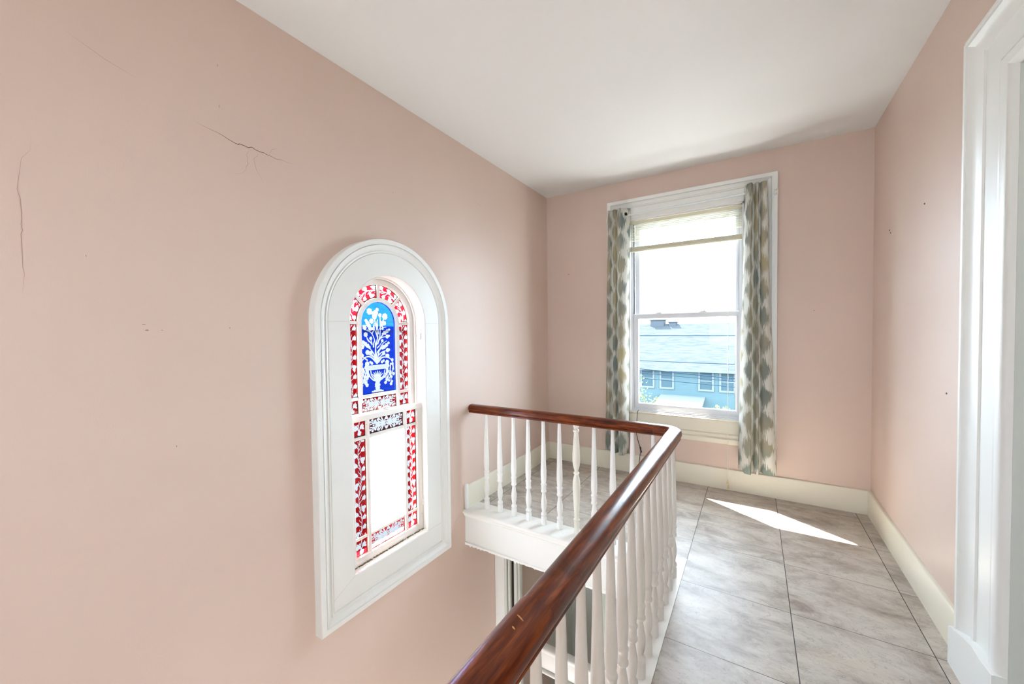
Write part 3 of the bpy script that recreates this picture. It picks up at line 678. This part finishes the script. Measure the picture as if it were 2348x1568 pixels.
# ---------------- curtain rod, brackets, curtains
RY, RZ = D-.078, 2.527
rod = tag(root('curtain_rod', (1.4, RY, RZ)), 'thin white telescoping curtain rod across the top of the tall window', 'rod')
mb = MB(); mb.tube([(.722, RY, RZ-.011), (1.30, RY, RZ)], .0055, 12); adopt(mb.build('thin_rod', m_rod), rod)
mb = MB(); mb.tube([(1.265, RY, RZ-.001), (1.268, RY, RZ-.001), (2.022, RY, RZ+.011)], [.0075, .0085, .0085], 12); adopt(mb.build('thick_rod', m_rod), rod)
for x, z in ((.726, RZ-.011), (2.018, RZ+.011)): adopt(MB().tube([(x, RY, z), (x, D-.028, z)], .005, 8).build('wall_support', m_metal), rod)
for x, z, lab in ((.700, 2.508, 'small painted rod bracket on the left edge of the tall window casing'), (2.098, 2.522, 'small painted rod bracket on the right edge of the tall window casing')):
    b = tag(root('curtain_bracket', (x, D-.04, z)), lab, 'bracket', 'painted curtain rod brackets')
    mb = MB(); mb.box(x-.013, x+.013, D-.050, D-.0405, z-.03, z+.02, .004); adopt(mb.build('plate', m_bracket), b)
    mb = MB(); mb.ball((x, D-.051, z+.010), .006).ball((x, D-.051, z-.020), .006); adopt(mb.build('screw', m_bracket), b)

def spline(P_, per=8):
    P_ = [np.array(q_, float) for q_ in P_]; e_ = [2*P_[0]-P_[1]]+P_+[2*P_[-1]-P_[-2]]; q = []
    for i in range(1, len(e_)-2):
        a, b, c_, d_ = e_[i-1:i+3]
        for k in range(per):
            tt = k/per; q.append(.5*(2*b+(c_-a)*tt+(2*a-5*b+4*c_-d_)*tt*tt+(3*b-a-3*c_+d_)*tt**3))
    return q+[P_[-1]]
def curtain(name, label, top, bot, z_top, z_bot, grom_x, u0, hem):
    """top / bot: plan of the folds (x, distance in front of the wall) at the header and at the hem"""
    rt_ = tag(root(name, (top[0][0], RY, z_top)), label, 'curtain', 'ikat curtains of the tall window')
    T, B_ = spline(top), spline(bot); nu = len(T)-1; nv = 40; vs = []; uv = []
    L = [0]
    for i in range(nu): L.append(L[-1]+float(np.linalg.norm((T[i+1]+B_[i+1]-T[i]-B_[i])/2)))
    for j in range(nv+1):
        f = j/nv
        for i in range(nu+1):
            g_ = f**1.2; p_ = T[i]*(1-g_)+B_[i]*g_
            sway = .0035*math.sin(7*f+i*.35)*math.sin(math.pi*min(1, f*1.5))
            z = z_top+(z_bot-z_top)*f+hem[min(len(hem)-1, int(i/(nu+1)*len(hem)))]*f**10
            vs.append((p_[0]+sway, D-p_[1], z)); uv.append((u0+L[i], z))
    fs = [(j*(nu+1)+i, j*(nu+1)+i+1, (j+1)*(nu+1)+i+1, (j+1)*(nu+1)+i) for j in range(nv) for i in range(nu)]
    me = bpy.data.meshes.new('cloth_panel'); me.from_pydata(vs, [], fs); uvl = me.uv_layers.new(name='UVMap')
    for p_ in me.polygons:
        for li_ in p_.loop_indices: uvl.data[li_].uv = uv[me.loops[li_].vertex_index]
    me.polygons.foreach_set('use_smooth', [True]*len(me.polygons)); me.materials.append(m_cur)
    o_ = bpy.data.objects.new('cloth_panel', me); C.objects.link(o_); adopt(o_, rt_)
    sd = o_.modifiers.new('thickness', 'SOLIDIFY'); sd.thickness = .0012
    for gx, gy, tilt in grom_x:
        mb = MB(); q = []
        for k in range(21):
            a = 2*math.pi*k/20; q.append((gx+.018*math.cos(a)*math.cos(tilt), D-gy+.018*math.cos(a)*math.sin(tilt), RZ+.018*math.sin(a)))
        mb.tube(q, .0034, 8); adopt(mb.build('grommet', m_metal), rt_)
        mb = MB(); vsd = [(gx+.016*math.cos(2*math.pi*k/16)*math.cos(tilt), D-gy-.002+.016*math.cos(2*math.pi*k/16)*math.sin(tilt), RZ+.016*math.sin(2*math.pi*k/16)) for k in range(16)]
        mb.add(vsd, [tuple(range(16))]); adopt(mb.build('grommet_hole', m_dark), rt_)
    return rt_
curtain('curtain', 'grey and olive ikat curtain drawn to the left side of the tall window',
        [(.716, .070), (.728, .112), (.742, .116), (.756, .096), (.764, .094), (.778, .112), (.796, .124), (.808, .098), (.816, .096), (.832, .130), (.862, .128), (.900, .102), (.932, .066)],
        [(.672, .052), (.686, .090), (.712, .104), (.735, .068), (.752, .056), (.768, .098), (.792, .112), (.806, .076), (.816, .074), (.830, .128), (.862, .132), (.892, .104), (.908, .070)],
        2.585, .205, [(.900, .104, .70)], .0, [.012, .010, .0, -.008, -.004, -.014, -.012, .004])
curtain('curtain', 'grey and teal ikat curtain drawn to the right side of the tall window',
        [(1.874, .064), (1.886, .096), (1.904, .126), (1.926, .140), (1.936, .100), (1.944, .094), (1.956, .116), (1.968, .134), (1.978, .100), (1.986, .094), (1.998, .118), (2.020, .124), (2.034, .112)],
        [(1.836, .070), (1.862, .112), (1.892, .138), (1.926, .146), (1.930, .090), (1.944, .074), (1.960, .118), (1.978, .136), (1.984, .090), (1.996, .076), (2.020, .120), (2.070, .130), (2.108, .104)],
        2.597, .215, [(1.890, .104, -1.15)], .31, [.010, -.010, -.012, .0, -.006, .0, .008, .004])

# black cable from the window sill to the floor
mb = MB(); q = [(.988, D-.006, .625), (.985, D-.034, .612), (.980, D-.044, .50), (.974, D-.043, .42), (.99, D-.03, .33), (1.008, D-.012, .25), (1.013, D-.014, .22), (1.006, D-.026, .185), (.998, D-.028, .10), (1.0, D-.03, .006), (1.06, D-.035, .005)]
r = tag(root('black_cable', (.99, D-.03, 0)), 'thin black cable hanging from the tall window sill to the floor', 'cable')
adopt(mb.tube(q, .0028, 6).build('cord', m_black), r)
mb = MB(); mb.tube([(1.004, D-.016, .27), (1.008, D-.018, .262), (1.012, D-.018, .235), (1.016, D-.018, .222), (1.014, D-.02, .21)], [.003, .007, .005, .008, .003], 8); adopt(mb.build('connector', m_black), r)

# ================================================================ RAILING
rail = tag(root('stair_railing', (1.55, 2.47, .004)), 'varnished mahogany handrail on turned white balusters around the stairwell', 'railing')
RX, RYY, RT = 1.552, 2.475, .828      # centre lines and top of the rail
# profile (across, up) from centre top: rounded cap, side groove, narrower foot
hp = []
for k in range(15):
    a = math.pi*k/14; hp.append((.0415*math.copysign(abs(math.cos(a))**.9, math.cos(a)), -.030+.030*math.sin(a)**.72))
hp = hp+[(-.0425, -.036), (-.0405, -.043), (-.034, -.047), (-.033, -.050), (-.036, -.053), (-.0365, -.060), (-.032, -.064), (.032, -.064), (.0365, -.060), (.036, -.053), (.033, -.050), (.034, -.047), (.0405, -.043), (.0425, -.036)]
def rail_sweep(name, path, mt, zoff=None, sc=1.0):
    """path (x,y,z) centre line; adds UV along the length"""
    n = len(hp); vs = []; uv = []; L = 0
    per = [0]
    for k in range(n): per.append(per[-1]+math.dist(hp[k], hp[(k+1) % n]))
    for i, p_ in enumerate(path):
        p_ = Vector(p_); a = Vector(path[max(i-1, 0)]); b = Vector(path[min(i+1, len(path)-1)])
        t_ = (b-a).normalized(); nn = Vector((t_.y, -t_.x, 0)).normalized(); L += (p_-Vector(path[i-1])).length if i else 0
        for k, (u_, v_) in enumerate(hp): vs.append(p_+nn*u_*sc+Vector((0, 0, v_*sc))); uv.append((L, per[k]))
    fs = [(i*n+k, i*n+(k+1) % n, (i+1)*n+(k+1) % n, (i+1)*n+k) for i in range(len(path)-1) for k in range(n)]
    fs += [tuple(range(n))[::-1], tuple(range(len(vs)-n, len(vs)))]
    me = bpy.data.meshes.new(name); me.from_pydata(vs, [], fs); uvl = me.uv_layers.new(name='UVMap')
    for f_ in me.polygons:
        for li_ in f_.loop_indices:
            vi = me.loops[li_].vertex_index; u_, v_ = uv[vi]
            if len(f_.vertices) == 4 and vi % n == 0 and any(me.loops[q_].vertex_index % n == n-1 for q_ in f_.loop_indices): v_ = per[n]
            uvl.data[li_].uv = (u_, v_)
    me.materials.append(mt); me.polygons.foreach_set('use_smooth', [True]*len(me.polygons)); me.set_sharp_from_angle(angle=math.radians(42))
    bm = bmesh.new(); bm.from_mesh(me); bmesh.ops.recalc_face_normals(bm, faces=bm.faces); bm.to_mesh(me); bm.free()
    o_ = bpy.data.objects.new(name, me); C.objects.link(o_); return adopt(o_, rail)
R_ = .070
arc = [(RX-R_+R_*math.sin(a), RYY-R_+R_*math.cos(a), RT) for a in np.linspace(0, math.pi/2, 15)]
rail_sweep('handrail', [(.002, RYY, RT-.004), (.4, RYY, RT-.002), (.9, RYY, RT), (RX-R_-.055, RYY, RT)], m_rail)
rail_sweep('handrail_corner', [(RX-R_-.0544, RYY, RT), (RX-R_-.02, RYY, RT)]+arc+[(RX, RYY-R_-.02, RT), (RX, 1.5, RT), (RX, .7165, RT)], m_rail)
rail_sweep('handrail_near_section', [(RX-.001, .7155, RT+.0015), (RX-.001, -.4, RT+.0015), (RX-.001, -2.395, RT+.0015)], m_rail, sc=1.03)
# scratches on the near section
mb = MB()
for px_, py_, dx, dy, ww in ((-.012, .655, .021, -.010, .0018), (-.003, .622, .009, -.004, .002), (-.016, .628, .002, .005, .001)):
    x = RX+px_; zt = lambda xx: RT+.0019-.030*1.03*(1-math.sqrt(max(0, 1-((xx-RX)/.0427)**2)))
    mb.sweep([[(x+dx*f_, py_+dy*f_-ww*g_, zt(x+dx*f_)+.0002), (x+dx*f_, py_+dy*f_+ww*g_, zt(x+dx*f_)+.0002)] for f_, g_ in ((0, .3), (.3, 1), (.7, .9), (1, .3))], caps=False)
adopt(mb.build('scratch', m_scratch), rail)
BH = .762
pA = [(0, .0205), (.052, .0212), (.058, .0185), (.064, .0185), (.068, .0215), (.076, .0220), (.082, .0195), (.090, .0135), (.100, .0145), (.125, .0190), (.150, .0212), (.170, .0205), (.195, .0165), (.220, .0128), (.232, .0120), (.236, .0190), (.240, .0212), (.247, .0212), (.251, .0185), (.258, .0178), (.275, .0190), (.284, .0188), (.288, .0215), (.295, .0220), (.300, .0195), (.304, .0165), (.312, .0178), (.335, .0203), (.365, .0212), (.40, .0205), (.45, .0188), (.55, .0160), (.65, .0134), (.74, .0112), (BH+.012, .0108)]
pB = [(0, .019), (.035, .0195), (.040, .0175), (.090, .0180), (.094, .0215), (.100, .0218), (.104, .0165), (.120, .0155), (.20, .0200), (.27, .0245), (.33, .0262), (.37, .0245), (.405, .0165), (.412, .0125), (.416, .0185), (.423, .0200), (.429, .0185), (.433, .0125), (.440, .0135), (.475, .0235), (.515, .0265), (.555, .0262), (.62, .0220), (.68, .0170), (.705, .0150), (.708, .0200), (.716, .0215), (.722, .0200), (.726, .0155), (.738, .0145), (.744, .0195), (.756, .0200), (BH+.012, .0195)]
def dense(pr):
    out = []
    for i in range(len(pr)-1):
        (a, r0_), (b, r1_) = pr[i], pr[i+1]; k = max(1, int((b-a)/.02))
        for q in range(k): out.append((a+(b-a)*q/k, r0_+(r1_-r0_)*q/k))
    return out+[pr[-1]]
balA = MB().lathe(pA, n=26).build('baluster', m_bal); balA.location = (.145, RYY, .004); adopt(balA, rail)
spots = [(.145+.1275*k, RYY) for k in range(1, 11)]+[(RX+.008, 2.315-.1245*k) for k in range(0, 38)]
for i, (x, y) in enumerate(spots):
    if i == 5:
        b = MB().lathe(pB, n=26).build('baluster', m_balc); b['label'] = 'cream baluster of an odd double bulb pattern'
    else:
        b = balA.copy(); C.objects.link(b)
    b.location = (x, y, .004); b.rotation_euler = (0, 0, random.uniform(0, 6)); adopt(b, rail)
# end block: raised baseboard stub where the short railing meets the wall
MBX = MB(); MBX.box(.0, .022, 2.372, 2.400, .004, .200, .003)
struct(MBX.build('baseboard_end', m_white), 'white baseboard end where the short railing meets the wall', 'baseboard')

# ================================================================ DOORWAY ON THE RIGHT
d1 = struct(root('door_1', (W, 1.4, 0)), 'white doorway with wide moulded casing at the right edge', 'door')
dp = [(-.004, -.02), (-.004, .020), (.004, .030), (.016, .040), (.032, .044), (.050, .042), (.060, .032), (.064, .026), (.067, .036), (.075, .037), (.080, .030), (.190, .028), (.194, .034), (.206, .036), (.213, .026), (.222, .028), (.245, .030), (.270, .038), (.284, .047), (.288, .040), (.293, .050), (.302, .052), (.306, .040), (.330, .040), (.338, .038), (.340, 0)]
mb = MB(); q = []
for (ey, sy_1, ez, sz_1) in ((DY1, 1, .14, 0), (DY1, 1, DZ1, .815), (DY0, -1, DZ1, .815), (DY0, -1, .14, 0)):
    q.append([(W-h, ey+sy_1*d_, ez+sz_1*d_) for d_, h in dp])
mb.sweep(q, closed_prof=True); adopt(mb.build('door_casing', m_white, auto=26), d1)
for (ya, s_) in ((DY1, 1), (DY0, -1)):
    mb = MB(); pr = [(-.004, 0), (.348, 0), (.348, .155), (.335, .158), (.325, .168), (.20, .200), (.14, .212), (.08, .206), (-.004, .212)]
    mb.sweep([[(W-.0, ya+s_*a, b) for a, b in pr], [(W-.050, ya+s_*a, b) for a, b in pr], [(W-.056, ya+s_*(a*.985+.002), b-.004 if b > 0 else b) for a, b in pr]], closed_prof=True)
    adopt(mb.build('plinth_block', m_white), d1)
mb = MB(); mb.box(W-.02, W+.16, DY1-.006, DY1+.02, 0, DZ1).box(W-.02, W+.16, DY0-.02, DY0+.006, 0, DZ1).box(W-.02, W+.16, DY0, DY1, DZ1-.006, DZ1+.02)
adopt(mb.build('door_jamb', m_grey), d1)
mb = MB(); mb.box(W+.10, W+.12, DY1-.02, DY1-.005, 0, DZ1-.02).box(W+.10, W+.12, DY0+.005, DY0+.02, 0, DZ1-.02).box(W+.10, W+.12, DY0, DY1, DZ1-.02, DZ1-.005)
adopt(mb.build('door_stop', m_grey), d1)
mb = MB(); mb.box(W-.02, W+.16, DY0, DY1, 0, .008); adopt(mb.build('threshold', m_grey), d1)

# ================================================================ WALL MARKS
def ribbon(mb, pts, w0, x=.0006, wmid=None):
    n = len(pts)
    for i in range(n-1):
        (a, b), (c1, d1_) = pts[i], pts[i+1]; L = math.hypot(c1-a, d1_-b) or 1; nx, nz_ = -(d1_-b)/L, (c1-a)/L
        f0 = math.sin(math.pi*(i+.15)/(n-.7)); f1 = math.sin(math.pi*(i+1.15)/(n-.7))
        q = [(a+nx*w0*f0, b+nz_*w0*f0), (a-nx*w0*f0, b-nz_*w0*f0), (c1-nx*w0*f1, d1_-nz_*w0*f1), (c1+nx*w0*f1, d1_+nz_*w0*f1)]
        mb.add([(x, *p_) for p_ in q], [(0, 1, 2, 3)])
CR = [(.671, 2.283), (.700, 2.275), (.724, 2.271), (.754, 2.268), (.776, 2.263), (.795, 2.256), (.816, 2.251), (.834, 2.248), (.838, 2.254), (.859, 2.253), (.873, 2.251), (.888, 2.259), (.904, 2.253), (.923, 2.251), (.94, 2.253), (.954, 2.249), (.961, 2.25), (.999, 2.244), (1.021, 2.249), (1.051, 2.247), (1.085, 2.252)]
mb = MB(); ribbon(mb, CR, .0016); adopt(mb.build('crack', m_crack), wl)
mb = MB()
for l in ([(.913, 2.247), (.912, 2.229), (.896, 2.212), (.899, 2.189), (.905, 2.162), (.921, 2.139), (.937, 2.109)], [(.875, 2.25), (.874, 2.232), (.866, 2.219), (.87, 2.189), (.871, 2.175), (.863, 2.162), (.862, 2.148), (.843, 2.125), (.8, 2.109)], [(.961, 2.253), (.976, 2.282), (1.001, 2.298)],
          [(.247, 2.038), (.244, 1.994), (.226, 1.963), (.222, 1.925), (.215, 1.863), (.221, 1.834), (.222, 1.774), (.22, 1.755), (.223, 1.738), (.219, 1.725), (.22, 1.683), (.22, 1.622), (.223, 1.6), (.22, 1.573), (.218, 1.549), (.22, 1.537)],
          [(2.36, .0), (2.30, -.02), (2.25, -.06), (2.235, -.08)], [(2.55, 2.50), (2.60, 2.47), (2.66, 2.46)], [(.33, 2.42), (.42, 2.38), (.50, 2.36)]): ribbon(mb, l, .0007)
adopt(mb.build('hairline_crack', m_crack2), wl)
mb = MB()
for (y, z, a, b) in ((.765, 2.383, .001, .008), (.763, 2.554, .001, .006), (.357, 1.68, .0008, .004), (.50, 1.446, .006, .001), (.508, 1.424, .006, .003), (.552, 1.424, .004, .001), (.781, 1.434, .002, .003), (1.703, 2.847-.55, .003, .002), (.585, .963, .002, .004), (3.033, 2.014, .005, .003)):
    mb.ball((.0, y, z), 1, 7, 4, (.002, a, b))
adopt(mb.build('nail_mark', m_crack2), wl)
mb = MB()
for (y, z) in ((2.855, 2.046), (3.462, 2.041), (3.44, 2.02), (2.55, 1.1)): mb.ball((W, y, z), 1, 7, 4, (.003, .008, .005))
adopt(mb.build('nail_mark', m_crack), wr)
mb = MB(); mb.ball((.257, D, 2.02), 1, 7, 4, (.008, .003, .004)).ball((2.35, D, 1.55), 1, 7, 4, (.003, .002, .003)); adopt(mb.build('nail_mark', m_crack), wf)
mb = MB(); mb.tube([(2.098, D-.003, .182), (2.098, D-.003, .416)], .0035, 6); adopt(mb.build('painted_pipe_line', m_wall), wf)

# ================================================================ OUTSIDE
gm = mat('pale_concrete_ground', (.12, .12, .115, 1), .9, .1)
struct(MB().box(-60, 60, -40, 90, -6.8, -6.5).build('ground_yard', gm), 'pale ground outside', 'ground')
# unseen slab added above the end window, outline cut to shape the sun patch
ev = wall_poly('sun_blocker', [(-3, D+.13), (3, D+.13), (3, 5.1), (-.43, 5.1), (.355, 4.61), (-3, 4.61)], [], lambda a, b: (a, b, 2.92), (0, 0, .2), m_white)
struct(ev, 'unseen white slab added outside above the end window to block sun', 'trim')
# neighbouring building seen through the coloured panes
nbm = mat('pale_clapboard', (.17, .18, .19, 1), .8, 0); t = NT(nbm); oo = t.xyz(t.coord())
lap = t.math('FRACT', t.math('MULTIPLY', oo[2], 6.5)); t.bump(lap, .8, .03)
nb = tag(root('neighbour_building', (-7, 2, -6.5)), 'pale clapboard building seen dimly through the stained glass', 'building')
adopt(MB().box(-12, -6.2, -6, 11, -6.5, 1.50).build('wall', nbm), nb)
mb = MB(); mb.sweep([[(-6.1, y, 1.50), (-6.1, y, 1.60), (-9, y, 1.64), (-12.3, y, 1.60), (-12.3, y, 1.50)] for y in (-6.3, 11.3)], closed_prof=True); adopt(mb.build('roof', nbm), nb)
# blue house across the street
hs_ = tag(root('house', (-2, 30, -6.5)), 'pale blue house with shingled roof seen through the lower sash', 'house')
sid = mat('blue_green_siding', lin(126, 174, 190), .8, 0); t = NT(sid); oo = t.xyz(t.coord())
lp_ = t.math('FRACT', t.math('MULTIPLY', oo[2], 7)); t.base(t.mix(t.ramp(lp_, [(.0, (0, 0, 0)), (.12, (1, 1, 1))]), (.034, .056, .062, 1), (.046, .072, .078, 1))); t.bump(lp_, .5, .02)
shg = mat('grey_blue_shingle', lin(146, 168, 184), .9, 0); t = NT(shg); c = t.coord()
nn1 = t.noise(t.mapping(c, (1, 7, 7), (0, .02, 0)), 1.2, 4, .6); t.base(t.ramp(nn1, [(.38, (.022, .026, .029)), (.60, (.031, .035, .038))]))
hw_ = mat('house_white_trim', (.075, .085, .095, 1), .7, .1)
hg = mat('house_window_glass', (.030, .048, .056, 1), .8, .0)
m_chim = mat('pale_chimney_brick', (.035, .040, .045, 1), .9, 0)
X0, X1_ = -11, 7; EY, EZ, RGY, RGZ = 28.0, -1.20, 33.0, 1.97
adopt(MB().box(X0+.3, X1_-.3, EY+.4, 38, -6.5, EZ).build('wall', sid), hs_)
mb = MB(); mb.sweep([[(x, EY, EZ-.12), (x, EY, EZ+.03), (x, RGY, RGZ), (x, 38.5, EZ+.1), (x, 38.5, EZ-.05)] for x in (X0, X1_)], closed_prof=True); adopt(mb.build('roof', shg), hs_)
mb = MB(); mb.box(X0, X1_, EY-.03, EY+.02, EZ-.14, EZ+.02); adopt(mb.build('eave_board', hw_), hs_)
for (a, b, zt_) in ((-4.15, -3.1, 2.33), (-2.75, -2.2, 2.14)):
    adopt(MB().box(a-1.05, b-1.05, RGY-.3, RGY+.6, 1.2, zt_, .03).box(a-1.1, b-1.0, RGY-.35, RGY+.65, zt_-.08, zt_+.01, .02).build('chimney', m_chim), hs_)
for (a, b) in ((-4.95, -3.97), (-3.63, -2.68), (-1.18, -.24), (.06, 1.0)):
    f_ = EY+.4; zb, zt_ = -2.62, -1.26
    mb = MB(); mb.box(a, a+.12, f_-.05, f_, zb, zt_).box(b-.12, b, f_-.05, f_, zb, zt_).box(a, b, f_-.06, f_, zb, zb+.12).box(a, b, f_-.06, f_, zt_-.1, zt_).box(a+.12, b-.12, f_-.03, f_, (zb+zt_)/2-.03, (zb+zt_)/2+.03)
    wn = adopt(mb.build('window', hw_), hs_)
    adopt(MB().box(a+.1, b-.1, f_-.012, f_-.002, zb+.1, zt_-.08).build('pane', hg), wn)
mb = MB(); mb.sweep([[(x, 25.2, -3.62), (x, 25.2, -3.50), (x, EY+.4, -3.0), (x, EY+.4, -3.12)] for x in (-3.55, -.75)], closed_prof=True)
pr_ = adopt(mb.build('porch_roof', hw_), hs_)
for x in (-3.4, -.95): adopt(MB().box(x, x+.12, 25.3, 25.42, -6.5, -3.6).build('porch_post', hw_), pr_)
# street cables
for k, (za, zb, lab) in enumerate(((1.247, 1.233, 'highest overhead street cable crossing the shingled roof'), (.36, .329, 'second highest overhead street cable crossing the lower roof'), (.066, -.121, 'middle thick overhead street cable just below the eaves'), (-.075, -.207, 'second lowest overhead street cable crossing the house windows'), (-.255, -.39, 'lowest overhead street cable crossing the house windows'))):
    q = []
    for i in range(25):
        x = -9+18*i/24; yc = 13.2+.4*k; z_ = za+(zb-za)*(x+1.39)/2.82+.0012*(x*x-2)
        q.append((1.945+(x-1.945)*yc/14, yc, 1.4+(z_-1.4)*yc/14))
    tag(MB().tube(q, .012 if k != 2 else .016, 6).build('overhead_cable', mat('cable_grey', (.012, .022, .034, 1), .9, 0)), lab, 'cable', 'overhead street cables')
# foliage
m_leaf = mat('yellow_green_leaf', lin(170, 190, 60), .6); t = NT(m_leaf)
t.base(t.ramp(t.noise(t.coord(), 6, 2), [(.35, (.10, .14, .02)), (.65, (.17, .18, .04))]))
tr_ = t.n('ShaderNodeBsdfTranslucent', {0: (.08, .10, .01, 1)}); mx = t.n('ShaderNodeMixShader', {0: .4, 1: t.p.outputs[0], 2: tr_.outputs[0]}); t.t.links.new(mx.outputs[0], t.out.inputs[0])
m_bark = mat('grey_bark', lin(110, 98, 84), .9)
def tree(label, x, y, ztop, clusters, n):
    r_ = tag(root('tree', (x, y, -6.5)), label, 'tree', 'young trees in the yard')
    mb = MB(); mb.tube([(x, y, -6.5), (x+.05, y, -4), (x-.05, y, ztop-1.2), (x, y, ztop-.2)], [.12, .09, .05, .015], 8)
    for cx_, cz_, rr in clusters: mb.tube([(x, y, cz_-.9), (x+(cx_-x)*.6, y, cz_-.3), (cx_, y, cz_+rr*.5)], [.03, .02, .006], 6)
    adopt(mb.build('trunk', m_bark), r_)
    mb = MB()
    for cx_, cz_, rr in clusters:
        for _ in range(int(n*rr*rr*10)):
            d_ = rng.normal(size=3); d_ /= np.linalg.norm(d_); p_ = np.array([cx_, y, cz_])+d_*rr*rng.uniform(.1, 1)**.6
            a = rng.normal(size=3); a /= np.linalg.norm(a); b = np.cross(a, d_); b /= max(np.linalg.norm(b), 1e-3); s_ = rng.uniform(.02, .04)
            mb.add([tuple(p_-a*s_), tuple(p_+b*s_*.5), tuple(p_+a*s_), tuple(p_-b*s_*.5)], [(0, 1, 2, 3)])
    adopt(mb.build('foliage', m_leaf), r_)
tree('yellow green tree at the left of the lower sash view', -1.25, 12, .1, [(-1.15, -.25, .42), (-.95, -.62, .34), (-1.5, -.6, .6), (-.85, -.95, .30), (-1.3, -1.2, .6), (-.5, -.62, .10), (-.62, -.78, .16)], 120)
tree('small yellow green treetop at the lower right of the lower sash view', 1.2, 12, -.62, [(1.10, -.72, .10), (1.30, -.78, .12), (1.2, -1.1, .3)], 160)
